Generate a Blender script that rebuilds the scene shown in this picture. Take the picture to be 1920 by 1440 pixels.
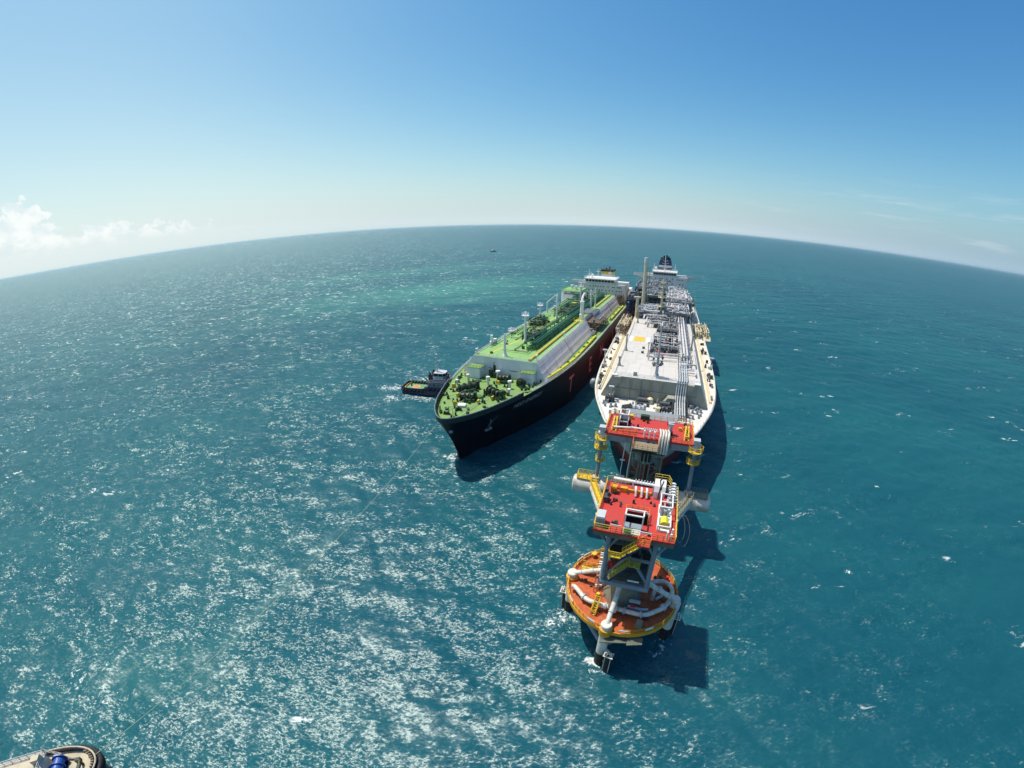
import bpy, bmesh, math, random
import numpy as np
from mathutils import Vector, Matrix
R = math.radians
scene = bpy.context.scene
for o in list(bpy.data.objects): bpy.data.objects.remove(o)

# ------------------------------------------------------------------ camera (action camera with a very wide, near stereographic lens)
CAM_H = 73.0
cd = bpy.data.cameras.new('camera'); cam = bpy.data.objects.new('camera', cd)
scene.collection.objects.link(cam); scene.camera = cam
cd.type = 'PANO'; cd.panorama_type = 'FISHEYE_LENS_POLYNOMIAL'
cd.sensor_fit = 'HORIZONTAL'; cd.sensor_width = 36.0; cd.sensor_height = 27.0
F_MM = 783.7 * 36.0 / 1920.0
K3 = -0.0804
cd.fisheye_fov = R(175)
cd.fisheye_polynomial_k0 = 0.0
cd.fisheye_polynomial_k1 = -1.0 / F_MM
cd.fisheye_polynomial_k2 = 0.0
cd.fisheye_polynomial_k3 = -K3 / F_MM ** 3
cd.fisheye_polynomial_k4 = 0.0
cd.clip_start = 0.5; cd.clip_end = 400000.0
cam.location = (0, 0, CAM_H)
cam.rotation_euler = (Matrix.Rotation(R(90 - 21.6), 3, 'X') @ Matrix.Rotation(R(-0.29), 3, 'Z')).to_euler()

# ------------------------------------------------------------------ sun and sky
SUN_EL, SUN_AZ = R(67), R(-54)          # azimuth measured from +Y towards +X
sd = bpy.data.lights.new('sun', 'SUN'); sd.energy = 5.0; sd.angle = R(0.53); sd.color = (1.0, 0.94, 0.84)
so = bpy.data.objects.new('sun', sd); scene.collection.objects.link(so)
SV = Vector((math.sin(SUN_AZ) * math.cos(SUN_EL), math.cos(SUN_AZ) * math.cos(SUN_EL), math.sin(SUN_EL)))
so.rotation_euler = SV.to_track_quat('Z', 'Y').to_euler(); so.location = (-200, 200, 500)

def nd(nt, typ, ins=None, **props):
    n = nt.nodes.new(typ)
    for k, v in props.items(): setattr(n, k, v)
    for k, v in (ins or {}).items():
        if isinstance(v, bpy.types.NodeSocket): nt.links.new(v, n.inputs[k])
        else: n.inputs[k].default_value = v
    return n
def mth(nt, op, a, b=None, c=None, clamp=False):
    n = nt.nodes.new('ShaderNodeMath'); n.operation = op; n.use_clamp = clamp
    for i, v in enumerate((a, b, c)):
        if v is None: continue
        if isinstance(v, bpy.types.NodeSocket): nt.links.new(v, n.inputs[i])
        else: n.inputs[i].default_value = v
    return n.outputs[0]
def mapr(nt, v, a, b, c=0.0, d=1.0, smooth=True):
    n = nt.nodes.new('ShaderNodeMapRange'); n.interpolation_type = 'SMOOTHSTEP' if smooth else 'LINEAR'
    nt.links.new(v, n.inputs[0])
    for i, x in enumerate((a, b, c, d)): n.inputs[i + 1].default_value = x
    return n.outputs[0]
def mixc(nt, f, a, b, blend='MIX'):
    n = nt.nodes.new('ShaderNodeMix'); n.data_type = 'RGBA'; n.blend_type = blend
    for i, v in ((0, f), (6, a), (7, b)):
        if isinstance(v, bpy.types.NodeSocket): nt.links.new(v, n.inputs[i])
        else: n.inputs[i].default_value = v if i == 0 else (*v, 1.0) if len(v) == 3 else v
    return n.outputs[2]

w = bpy.data.worlds.new('World'); scene.world = w; w.use_nodes = True
nt = w.node_tree; nt.nodes.clear()
sky = nd(nt, 'ShaderNodeTexSky'); sky.sky_type = 'NISHITA'; sky.sun_disc = False
sky.sun_elevation = SUN_EL; sky.sun_rotation = SUN_AZ
sky.altitude = 0; sky.air_density = 1.0; sky.dust_density = 1.6; sky.ozone_density = 2.0
tc = nd(nt, 'ShaderNodeTexCoord')
sep = nd(nt, 'ShaderNodeSeparateXYZ', {0: tc.outputs['Generated']})
el = mth(nt, 'MULTIPLY', mth(nt, 'ARCSINE', sep.outputs[2]), 57.29578)
az = mth(nt, 'MULTIPLY', mth(nt, 'ARCTAN2', sep.outputs[0], sep.outputs[1]), 57.29578)
# cumulus bank low over the sea on the left
cvec = nd(nt, 'ShaderNodeCombineXYZ', {0: az, 1: mth(nt, 'MULTIPLY', el, 1.25), 2: 3.7})
n1 = nd(nt, 'ShaderNodeTexNoise', {'Vector': cvec.outputs[0], 'Scale': 0.22, 'Detail': 2.0, 'Roughness': 0.5})
n2 = nd(nt, 'ShaderNodeTexNoise', {'Vector': cvec.outputs[0], 'Scale': 0.75, 'Detail': 7.0, 'Roughness': 0.6})
top = nd(nt, 'ShaderNodeFloatCurve')
cv = top.mapping.curves[0]
pts = [(0.0, .30), (0.30, .62), (0.36, .66), (0.42, .56), (0.50, .42), (0.56, .46), (0.62, .36), (0.72, .33), (0.80, .22), (1.0, .0)]
cv.points[0].location = pts[0]; cv.points[1].location = pts[-1]
for p in pts[1:-1]: cv.points.new(*p)
top.mapping.update()
nt.links.new(mapr(nt, az, -75, -28, 0, 1, False), top.inputs['Value'])
# height of the cloud tops in degrees, ragged by noise
th = mth(nt, 'ADD', mth(nt, 'MULTIPLY', top.outputs[0], 10.0), mth(nt, 'MULTIPLY', mth(nt, 'SUBTRACT', n2.outputs[0], 0.52), 9.0))
th = mth(nt, 'ADD', th, mth(nt, 'MULTIPLY', mth(nt, 'SUBTRACT', n1.outputs[0], 0.5), 5.0))
cum = mapr(nt, mth(nt, 'SUBTRACT', th, el), -0.1, 0.6)
cum = mth(nt, 'MULTIPLY', cum, mapr(nt, el, 1.2, 3.2))
cum = mth(nt, 'MULTIPLY', cum, mapr(nt, az, -26, -38))
n3 = nd(nt, 'ShaderNodeTexNoise', {'Vector': cvec.outputs[0], 'Scale': 0.5, 'Detail': 5.0, 'Roughness': 0.6})
cshade = mapr(nt, n3.outputs[0], 0.36, 0.62)
ccol = mixc(nt, cshade, (7.9, 8.9, 9.2), (10.2, 10.4, 10.2))
# thin high streaks right of centre
svec = nd(nt, 'ShaderNodeCombineXYZ', {0: mth(nt, 'MULTIPLY', az, 0.16), 1: mth(nt, 'ADD', mth(nt, 'MULTIPLY', el, 1.3), mth(nt, 'MULTIPLY', az, 0.02)), 2: 9.1})
n4 = nd(nt, 'ShaderNodeTexNoise', {'Vector': svec.outputs[0], 'Scale': 0.8, 'Detail': 5.0, 'Roughness': 0.6})
st = mapr(nt, n4.outputs[0], 0.52, 0.74)
st = mth(nt, 'MULTIPLY', st, mth(nt, 'MULTIPLY', mapr(nt, el, 0.8, 2.2), mapr(nt, el, 9.0, 4.5)))
st = mth(nt, 'MULTIPLY', mth(nt, 'MULTIPLY', st, 0.3), mapr(nt, az, 22, 40))
# deepen the clear blue away from the sun, then lay the bright sea haze along the horizon
def pw(sock, ref, gain, p): return mth(nt, 'MULTIPLY', mth(nt, 'POWER', mth(nt, 'DIVIDE', sock, ref), p), gain)
sr = nd(nt, 'ShaderNodeSeparateColor', {0: sky.outputs[0]})
skyc = nd(nt, 'ShaderNodeCombineColor', {0: pw(sr.outputs[0], 2.27, 1.55, 1.7), 1: pw(sr.outputs[1], 3.19, 4.05, 1.28), 2: pw(sr.outputs[2], 5.04, 7.2, .8)}).outputs[0]
hz_l = mapr(nt, az, 75, 5); hz_ll = mapr(nt, az, 0, -58)
hcol = mixc(nt, hz_ll, mixc(nt, hz_l, (3.5, 5.2, 6.5), (6.8, 8.0, 8.2)), (7.9, 8.9, 8.8))
hfac = mth(nt, 'EXPONENT', mth(nt, 'MULTIPLY', mth(nt, 'MAXIMUM', el, 0.0), mapr(nt, az, 40, -50, -0.22, -0.075)))
hfac = mth(nt, 'MULTIPLY', mth(nt, 'MULTIPLY', hfac, 1.12, clamp=True), .97)
skyc = mixc(nt, hfac, skyc, hcol)
c1 = mixc(nt, st, skyc, (7.6, 8.2, 8.6))
c2 = mixc(nt, mth(nt, 'MULTIPLY', cum, 0.78), c1, ccol)
bg = nd(nt, 'ShaderNodeBackground', {'Color': c2, 'Strength': 0.10})
out = nd(nt, 'ShaderNodeOutputWorld', {'Surface': bg.outputs[0]})
scene.view_settings.view_transform = 'Standard'; scene.view_settings.look = 'None'
scene.view_settings.exposure = 0.0; scene.view_settings.gamma = 1.0
scene.cycles.max_bounces = 6; scene.cycles.diffuse_bounces = 3; scene.cycles.glossy_bounces = 3
scene.cycles.volume_bounces = 0
scene.cycles.sample_clamp_indirect = 4.0
try:
    scene.cycles.use_denoising = True
    scene.cycles.denoiser = 'OPENIMAGEDENOISE'
except Exception: pass

# ------------------------------------------------------------------ materials
MATS = {}
def paint(name, col, rough=0.5, dirt=0.18, metallic=0.0, scale=0.6, stretch=(1, 1, 1), dcol=None):
    m = bpy.data.materials.new(name); m.use_nodes = True; nt = m.node_tree
    b = nt.nodes['Principled BSDF']
    tc = nd(nt, 'ShaderNodeTexCoord')
    mp = nd(nt, 'ShaderNodeMapping', {'Vector': tc.outputs['Object'], 'Scale': stretch})
    n = nd(nt, 'ShaderNodeTexNoise', {'Vector': mp.outputs[0], 'Scale': scale, 'Detail': 6.0, 'Roughness': 0.65})
    f = mapr(nt, n.outputs[0], 0.38, 0.72)
    col = tuple(c * 0.9 for c in col)
    d = dcol or tuple(c * 0.55 for c in col)
    c = mixc(nt, mth(nt, 'MULTIPLY', f, dirt * 2.2), col, d)
    nt.links.new(c, b.inputs['Base Color'])
    nt.links.new(mapr(nt, n.outputs[0], 0.3, 0.7, rough * 0.85, min(1, rough * 1.2)), b.inputs['Roughness'])
    b.inputs['Metallic'].default_value = metallic
    MATS[name] = m
    return m
P = paint
P('green_deck', (0.175, 0.33, 0.085), 0.65, 0.42, scale=0.4, dcol=(0.15, 0.20, 0.07))
P('green_deck_top', (0.23, 0.42, 0.125), 0.6, 0.22, scale=0.2, dcol=(0.10, 0.25, 0.08))
P('green_dark', (0.012, 0.075, 0.03), 0.45, 0.3)
P('green_pipe', (0.02, 0.14, 0.06), 0.4, 0.3)
P('green_mid', (0.07, 0.19, 0.06), 0.5, 0.3)
P('machine_dark', (0.02, 0.045, 0.02), 0.5, 0.4, scale=1.2)
P('grey_white', (0.8, 0.82, 0.82), 0.5, 0.16, scale=0.35, stretch=(1, 1, .3))
P('white', (0.78, 0.78, 0.76), 0.45, 0.12, scale=0.5, stretch=(1, 1, .4))
P('house_white', (0.70, 0.70, 0.67), 0.5, 0.14, scale=0.25, stretch=(1, 1, .3))
P('cream', (0.7, 0.63, 0.43), 0.5, 0.15)
P('pink_grey', (0.95, 0.82, 0.78), 0.65, 0.12, scale=0.3)
P('yellow', (0.74, 0.52, 0.03), 0.5, 0.4, scale=1.4, dcol=(0.42, 0.24, 0.04))
P('lime_yellow', (0.68, 0.66, 0.04), 0.5, 0.2)
P('shaded_yellow', (0.40, 0.36, 0.05), 0.5, 0.3)  # yellow dulled to olive; shade on the lower stairs is in the colour
P('orange', (0.78, 0.20, 0.015), 0.5, 0.2)
P('amber', (0.75, 0.36, 0.02), 0.5, 0.2)
P('red_deck', (0.52, 0.032, 0.024), 0.6, 0.42, scale=0.9, dcol=(0.30, 0.045, 0.035))
P('orange_deck', (0.5, 0.1, 0.02), 0.62, 0.42, scale=0.8, dcol=(0.24, 0.05, 0.02))
P('red', (0.65, 0.03, 0.02), 0.4, 0.1)
P('letter_red', (0.95, 0.24, 0.24), 0.5, 0.1)
P('letter_grey', (0.55, 0.58, 0.62), 0.6, 0.25)
P('letter_dark', (0.05, 0.06, 0.08), 0.6, 0.1)
P('steel_grey', (0.26, 0.30, 0.33), 0.45, 0.25)
P('light_steel', (0.50, 0.53, 0.55), 0.45, 0.2)
P('dark_steel', (0.055, 0.065, 0.075), 0.5, 0.3)
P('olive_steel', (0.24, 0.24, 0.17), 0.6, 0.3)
P('black', (0.008, 0.008, 0.009), 0.5, 0.2)
P('rubber', (0.012, 0.012, 0.013), 0.75, 0.4)
P('glass_dark', (0.012, 0.016, 0.02), 0.12, 0.05)
P('navy', (0.012, 0.022, 0.085), 0.4, 0.25)
P('navy_hull', (0.014, 0.022, 0.07), 0.4, 0.25)
P('blue', (0.012, 0.085, 0.36), 0.45, 0.2)
P('tan_deck', (0.50, 0.45, 0.33), 0.6, 0.25)
P('tug_green', (0.16, 0.30, 0.13), 0.6, 0.3)
P('tank_white', (0.62, 0.60, 0.54), 0.5, 0.4, scale=0.5, dcol=(0.34, 0.28, 0.22))
P('tower_blue_grey', (0.21, 0.25, 0.3), 0.45, 0.22)  # darkened blue-grey: the tower legs' shade is put into this colour
P('tower_white', (0.68, 0.67, 0.61), 0.5, 0.4, scale=1.1, stretch=(1, 1, .35), dcol=(0.42, 0.35, 0.25))
P('mud_green', (0.13, 0.15, 0.11), 0.7, 0.3)
P('rope', (0.34, 0.42, 0.30), 0.8, 0.1)
P('brown', (0.22, 0.15, 0.11), 0.6, 0.35, scale=1.0)
P('wall_olive', (0.33, 0.335, 0.275), 0.6, 0.22, scale=0.3, stretch=(1, 1, .25))
P('beige_deck', (0.76, 0.68, 0.55), 0.6, 0.2, scale=0.3)
P('fsru_deck', (0.7, 0.68, 0.63), 0.6, 0.18, scale=0.25)
P('sail_grey', (0.62, 0.60, 0.60), 0.5, 0.15)

def panel_mat(name, c1, c2, sx=0.12, sy=0.5):
    m = bpy.data.materials.new(name); m.use_nodes = True; nt = m.node_tree; b = nt.nodes['Principled BSDF']
    tc = nd(nt, 'ShaderNodeTexCoord')
    br = nd(nt, 'ShaderNodeTexBrick', {'Vector': tc.outputs['Object'], 'Color1': (*c1, 1), 'Color2': (*[c * .95 for c in c1], 1), 'Mortar': (*c2, 1),
            'Scale': 0.1, 'Mortar Size': 0.006, 'Brick Width': 0.42, 'Row Height': 1.3})
    n = nd(nt, 'ShaderNodeTexNoise', {'Vector': tc.outputs['Object'], 'Scale': 0.35, 'Detail': 6.0, 'Roughness': 0.6})
    c = mixc(nt, mapr(nt, n.outputs[0], 0.4, 0.75, 0, 0.45), br.outputs[0], tuple(x * .72 for x in c1))
    nt.links.new(c, b.inputs['Base Color']); b.inputs['Roughness'].default_value = 0.55
    MATS[name] = m
panel_mat('fsru_top', (0.54, 0.515, 0.48), (0.34, 0.33, 0.31))
P('bulwark_grey', (0.16, 0.19, 0.22), 0.5, 0.2)
P('emblem_grey', (0.24, 0.27, 0.32), 0.6, 0.3)
P('name_grey', (0.6, 0.63, 0.68), 0.6, 0.25)
P('bulwark_green', (0.014, 0.030, 0.026), 0.5, 0.2)
P('tug_grey', (0.20, 0.24, 0.30), 0.5, 0.3)
P('tug_dark_red', (0.10, 0.02, 0.02), 0.5, 0.3)
P('hose_grey', (0.22, 0.22, 0.19), 0.6, 0.2)

def hull_mat(name, stops, zred=None, redcol=(0.16, 0.02, 0.015), rough=0.38):
    """hull paint: colour changes along the hull (object Y) and a boot topping below zred"""
    m = bpy.data.materials.new(name); m.use_nodes = True; nt = m.node_tree; b = nt.nodes['Principled BSDF']
    tc = nd(nt, 'ShaderNodeTexCoord'); sp = nd(nt, 'ShaderNodeSeparateXYZ', {0: tc.outputs['Object']})
    f = mapr(nt, sp.outputs[1], stops[0][0], stops[1][0])
    n = nd(nt, 'ShaderNodeTexNoise', {'Vector': nd(nt, 'ShaderNodeMapping', {'Vector': tc.outputs['Object'], 'Scale': (1, 1, .12)}).outputs[0], 'Scale': 0.6, 'Detail': 6.0, 'Roughness': 0.7})
    c = mixc(nt, f, stops[0][1], stops[1][1])
    if zred is not None:
        c = mixc(nt, mapr(nt, sp.outputs[2], zred, zred - 0.1), c, redcol)
    c = mixc(nt, mapr(nt, n.outputs[0], 0.42, 0.75, 0, 0.5), c, mixc(nt, 0.5, c, (0.05, 0.035, 0.03)))
    nt.links.new(c, b.inputs['Base Color']); b.inputs['Roughness'].default_value = rough; b.inputs['Specular IOR Level'].default_value = 0.25
    MATS[name] = m
hull_mat('carrier_hull', [(45, (0.0025, 0.0035, 0.010)), (120, (0.04, 0.005, 0.006))], -1.0, (0.16, 0.03, 0.02))
hull_mat('fsru_hull', [(40, (0.42, 0.42, 0.42)), (60, (0.45, 0.44, 0.42))], 9.0, (0.20, 0.03, 0.022))

# ------------------------------------------------------------------ mesh builder
class MB:
    def __init__(s): s.v = []; s.f = []; s.c = []
    def cut(s): s.c.append((len(s.v), len(s.f)))   # marks the end of one piece
    def add(s, vs, fs):
        o = len(s.v); s.v.extend([tuple(v) for v in vs]); s.f.extend([tuple(i + o for i in f) for f in fs]); return s
    def box(s, x0, x1, y0, y1, z0, z1):
        return s.add([(x0,y0,z0),(x1,y0,z0),(x1,y1,z0),(x0,y1,z0),(x0,y0,z1),(x1,y0,z1),(x1,y1,z1),(x0,y1,z1)],
                     [(3,2,1,0),(4,5,6,7),(0,1,5,4),(1,2,6,5),(2,3,7,6),(3,0,4,7)])
    def cbox(s, x, y, z, sx, sy, sz, rot=0.0):
        c, n = math.cos(rot), math.sin(rot); vs = []
        for dz in (0, sz):
            for dx, dy in ((-sx/2,-sy/2),(sx/2,-sy/2),(sx/2,sy/2),(-sx/2,sy/2)):
                vs.append((x + c*dx - n*dy, y + n*dx + c*dy, z + dz))
        return s.add(vs, [(3,2,1,0),(4,5,6,7),(0,1,5,4),(1,2,6,5),(2,3,7,6),(3,0,4,7)])
    def cyl(s, p, q, r1, r2=None, n=10, caps=True):
        if r2 is None: r2 = r1
        p, q = Vector(p), Vector(q); d = (q - p)
        if d.length < 1e-6: return s
        d.normalize(); a = Vector((0,0,1)) if abs(d.z) < .9 else Vector((1,0,0))
        u = d.cross(a).normalized(); v = d.cross(u)
        vs = []
        for c, r in ((p, r1), (q, r2)):
            for i in range(n):
                t = 2*math.pi*(i+.5)/n; vs.append(c + u*(r*math.cos(t)) + v*(r*math.sin(t)))
        fs = [(i, i+n, (i+1) % n + n, (i+1) % n) for i in range(n)]
        if caps: fs += [tuple(range(n)), tuple(range(2*n-1, n-1, -1))]
        return s.add(vs, fs)
    def tube(s, pts, r, n=8, caps=True):
        pts = [Vector(p) for p in pts]
        if len(pts) == 2: return s.cyl(pts[0], pts[1], r, r, n, caps)
        vs = []; u = None
        for i, p in enumerate(pts):
            d = (pts[min(i+1, len(pts)-1)] - pts[max(i-1, 0)]).normalized()
            if u is None:
                a = Vector((0,0,1)) if abs(d.z) < .9 else Vector((1,0,0)); u = d.cross(a).normalized()
            else:
                u = (u - d*u.dot(d)).normalized()
            v = d.cross(u)
            rr = r[i] if isinstance(r, (list, tuple)) else r
            for k in range(n):
                t = 2*math.pi*k/n; vs.append(p + u*(rr*math.cos(t)) + v*(rr*math.sin(t)))
        fs = []
        for i in range(len(pts)-1):
            for k in range(n):
                fs.append((i*n+k, (i+1)*n+k, (i+1)*n+(k+1) % n, i*n+(k+1) % n))
        if caps: fs += [tuple(range(n)), tuple(range(len(pts)*n-1, (len(pts)-1)*n-1, -1))]
        return s.add(vs, fs)
    def lathe(s, x, y, prof, n=20, caps=True):
        vs = []; m = len(prof)
        for i in range(n):
            t = 2*math.pi*i/n
            for r, z in prof: vs.append((x + r*math.cos(t), y + r*math.sin(t), z))
        fs = []
        for i in range(n):
            j = (i+1) % n
            for k in range(m-1): fs.append((i*m+k, j*m+k, j*m+k+1, i*m+k+1))
        if caps: fs.append(tuple(i*m+m-1 for i in range(n))); fs.append(tuple(i*m for i in reversed(range(n))))
        return s.add(vs, fs)
    def prism(s, poly, z0, z1):
        n = len(poly); vs = [(x, y, z0) for x, y in poly] + [(x, y, z1) for x, y in poly]
        return s.add(vs, [tuple(reversed(range(n))), tuple(range(n, 2*n))] + [(i, (i+1) % n, (i+1) % n + n, i+n) for i in range(n)])
    def prismx(s, poly, x0, x1):
        """polygon in (y, z) swept along x"""
        n = len(poly); vs = [(x0, y, z) for y, z in poly] + [(x1, y, z) for y, z in poly]
        return s.add(vs, [tuple(range(n)), tuple(reversed(range(n, 2*n)))] + [(i, i+n, (i+1) % n + n, (i+1) % n) for i in range(n)])
    def prismy(s, poly, y0, y1):
        n = len(poly); vs = [(x, y0, z) for x, z in poly] + [(x, y1, z) for x, z in poly]
        return s.add(vs, [tuple(range(n)), tuple(reversed(range(n, 2*n)))] + [(i, i+n, (i+1) % n + n, (i+1) % n) for i in range(n)])
    def bar(s, p, q, t=0.1): return s.cyl(p, q, t * .7071, t * .7071, 4)
    def sphere(s, c, r, n=10):
        prof = [(max(0.001, r*math.sin(math.pi*i/(n-2))), c[2] - r*math.cos(math.pi*i/(n-2))) for i in range(n-1)]
        return s.lathe(c[0], c[1], prof, n)
    def rail(s, pts, h=1.1, sp=1.6, r=0.05, mids=2, closed=False):
        r = min(r, .055); mids = min(mids, 2)
        pts = [Vector(p) for p in pts]
        if closed: pts = pts + [pts[0]]
        for a, b in zip(pts[:-1], pts[1:]):
            L = (b - a).length; n = max(1, int(round(L / sp)))
            for i in range(n + 1):
                p = a.lerp(b, i / n); s.cyl(p, p + Vector((0, 0, h)), r, r, 4, False)
            for k in range(mids + 1):
                z = h * (1 - k / (mids + .7)); dz = Vector((0, 0, z))
                s.cyl(a + dz, b + dz, r, r, 4, False)
        return s
    def truss(s, x0, x1, y0, y1, z0, z1, bay, r=.2, rb=.1):
        cs = [(x0, y0), (x1, y0), (x1, y1), (x0, y1)]
        for c in cs: s.cyl((*c, z0), (*c, z1), r, r, 8)
        n = max(1, round((z1 - z0) / bay)); dz = (z1 - z0) / n
        for k in range(n + 1):
            z = z0 + k*dz
            for i in range(4):
                a, b = cs[i], cs[(i+1) % 4]; s.cyl((*a, z), (*b, z), rb, rb, 6)
                if k < n:
                    if k % 2: a, b = b, a
                    s.cyl((*a, z), (*b, z + dz), rb*.8, rb*.8, 6)
        return s
    def pieces(s):
        if s.c:
            if s.c[-1][0] < len(s.v): s.cut()
            v0 = f0 = 0
            for v1, f1 in s.c:
                if v1 > v0: yield s.v[v0:v1], [tuple(i - v0 for i in f) for f in s.f[f0:f1]]
                v0, f0 = v1, f1
            return
        p = list(range(len(s.v)))
        def find(i):
            while p[i] != i: p[i] = p[p[i]]; i = p[i]
            return i
        for f in s.f:
            a = find(f[0])
            for i in f[1:]: p[find(i)] = a
        g = {}
        for i in range(len(s.v)): g.setdefault(find(i), []).append(i)
        fm = {}
        for f in s.f: fm.setdefault(find(f[0]), []).append(f)
        for r, ids in g.items():
            mp = {i: k for k, i in enumerate(ids)}
            yield [s.v[i] for i in ids], [tuple(mp[i] for i in f) for f in fm.get(r, [])]
    def build(s, name, mat, parent=None, smooth=False, split=False, org=(0, 0, 0)):
        """one part; with split, every separate piece becomes a part of its own"""
        for vs, fs_ in (list(s.pieces()) if split else [(s.v, s.f)]):
            me = bpy.data.meshes.new(name); me.from_pydata([(v[0]-org[0], v[1]-org[1], v[2]-org[2]) for v in vs] if org != (0, 0, 0) else vs, [], fs_); me.update()
            me.materials.append(MATS[mat] if isinstance(mat, str) else mat)
            if smooth:
                me.polygons.foreach_set('use_smooth', [True]*len(me.polygons))
                try: me.set_sharp_from_angle(angle=R(40))
                except Exception: pass
            o = bpy.data.objects.new(name, me); scene.collection.objects.link(o)
            if parent is not None: o.parent = parent
        return o

def thing(name, label, cat, loc=(0, 0, 0), rz=0.0, group=None):
    o = bpy.data.objects.new(name, None); scene.collection.objects.link(o)
    o.location = loc; o.rotation_euler = (0, 0, rz); o['label'] = label; o['category'] = cat
    o.empty_display_size = 2.0
    if group: o['group'] = group
    return o

def at(frame, x, y, z):
    (ox, oy), A = frame
    return (ox + x*math.cos(A) + y*math.sin(A), oy - x*math.sin(A) + y*math.cos(A), z)
def arc(cx, cy, z, r, a0, a1, n=16):
    return [(cx + r*math.cos(R(a0 + (a1-a0)*i/n)), cy + r*math.sin(R(a0 + (a1-a0)*i/n)), z) for i in range(n+1)]
def smooth_path(pts, k=6):
    """Catmull-Rom through the points"""
    P_ = [Vector(p) for p in pts]; P_ = [P_[0]*2 - P_[1]] + P_ + [P_[-1]*2 - P_[-2]]; out = []
    for i in range(1, len(P_) - 2):
        a, b, c, d = P_[i-1:i+3]
        for j in range(k):
            t = j / k
            out.append(0.5*((2*b) + (c-a)*t + (2*a-5*b+4*c-d)*t*t + (3*b-a-3*c+d)*t**3))
    out.append(P_[-2]); return out
def text_mesh(body, size, bold=0.0):
    cu = bpy.data.curves.new('t', 'FONT'); cu.body = body; cu.size = size; cu.offset = bold
    cu.align_x = 'LEFT'
    ob = bpy.data.objects.new('t', cu); scene.collection.objects.link(ob)
    dg = bpy.context.evaluated_depsgraph_get(); ev = ob.evaluated_get(dg); me = ev.to_mesh()
    vs = [tuple(v.co) for v in me.vertices]; fs = [tuple(p.vertices) for p in me.polygons]
    ev.to_mesh_clear(); bpy.data.objects.remove(ob); bpy.data.curves.remove(cu)
    return vs, fs

def interp(tab, d):
    xs = [t[0] for t in tab]; ys = [t[1] for t in tab]
    return float(np.interp(d, xs, ys))
class Hull:
    def __init__(s, deck, water, ybow_deck, ybow_wl, ystern, zd, flare=1.6, rake=1.3, stern=0.8):
        s.deck, s.water, s.yd, s.yw, s.ys, s.zd, s.fl, s.rk, s.st = deck, water, ybow_deck, ybow_wl, ystern, zd, flare, rake, stern
    def bow(s, z):
        f = min(1, max(0, z / s.zd)); return s.yw + (s.yd - s.yw) * f**s.rk
    def half(s, y, z):
        f = min(1, max(0, z / s.zd)); g = f**s.fl
        d = y - s.bow(z)
        if d < 0: return 0.0
        b = (1-g)*interp(s.water, d) + g*interp(s.deck, d)
        e = s.ys - y
        if e < 40: b *= 1 - (1 - s.st) * (1 - e/40)**1.5 * (1.6 - .6*g)
        return max(b, 0.0)
    def dlist(s):
        a = [0, .25, .6, 1.1, 1.8, 2.7, 3.8, 5.2, 7, 9, 11.5, 14, 17, 20.5, 24, 28, 33, 38, 44, 51, 59, 68, 78, 90]
        return a
    def mesh(s, zmin=-4.0, nz=16):
        m = MB(); zs = [zmin] + [s.zd*i/nz for i in range(nz+1)]
        ds = s.dlist(); L = None
        cols = []
        yend = s.ys
        tail = list(np.linspace(0, 1, 22)[1:])
        nst = len(ds) + len(tail)
        for side in (1, -1):
            base = len(m.v)
            for z in zs:
                yb = s.bow(z)
                ys = [yb + d for d in ds]; y0 = ys[-1]
                ys += [y0 + (yend - y0)*t for t in tail]
                for y in ys: m.v.append((side*s.half(y, z), y, z))
            for k in range(len(zs)-1):
                for i in range(nst-1):
                    a = base + k*nst + i; q = (a, a+1, a+1+nst, a+nst)
                    m.f.append(q if side > 0 else tuple(reversed(q)))
        n1 = len(zs)*nst
        for k in range(len(zs)-1):
            a = k*nst + nst-1; b = a + n1; m.f.append((a, b, b+nst, a+nst))
        return m
    def outline(s, off=0.0, z=None):
        z = s.zd if z is None else z
        ds = s.dlist(); yb = s.bow(z); ys = [yb + d for d in ds]; y0 = ys[-1]
        ys += list(np.linspace(y0, s.ys, 22)[1:])
        return [(max(s.half(y, z) - off, 0.0), y) for y in ys]
    def deckmesh(s, z, off=0.0):
        ol = s.outline(off); m = MB(); n = len(ol)
        m.v = [(x, y, z) for x, y in ol] + [(-x, y, z) for x, y in ol]
        m.f = [(i, i+1, i+1+n, i+n) for i in range(n-1)]
        return m

random.seed(7)
def pipe_field(mb, x0, x1, y0, y1, z0, z1, n, seed, r=(.12, .3), sup=True):
    rn = random.Random(seed)
    for _ in range(n):
        z = rn.uniform(z0, z1); rr = rn.uniform(*r)
        if rn.random() < .5:
            a = (rn.uniform(x0, x1), rn.uniform(y0, y1), z); b = (rn.uniform(x0, x1), a[1], z)
            c = (b[0], rn.uniform(y0, y1), z)
        else:
            a = (rn.uniform(x0, x1), rn.uniform(y0, y1), z); b = (a[0], rn.uniform(y0, y1), z)
            c = (rn.uniform(x0, x1), b[1], z)
        e = (c[0], c[1], z0) if rn.random() < .6 else (c[0], c[1], z1)
        for p, q in ((a, b), (b, c), (c, e)):
            mb.cyl(p, q, rr, rr, 6)
        if sup: mb.cyl((a[0], a[1], z0), a, .1, .1, 4)
        if rn.random() < .5:
            p = [b[i]*.5 + a[i]*.5 for i in range(3)]
            mb.cyl((p[0], p[1], p[2]-.1), (p[0], p[1], p[2]+.9), .12, .35, 6)
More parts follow.
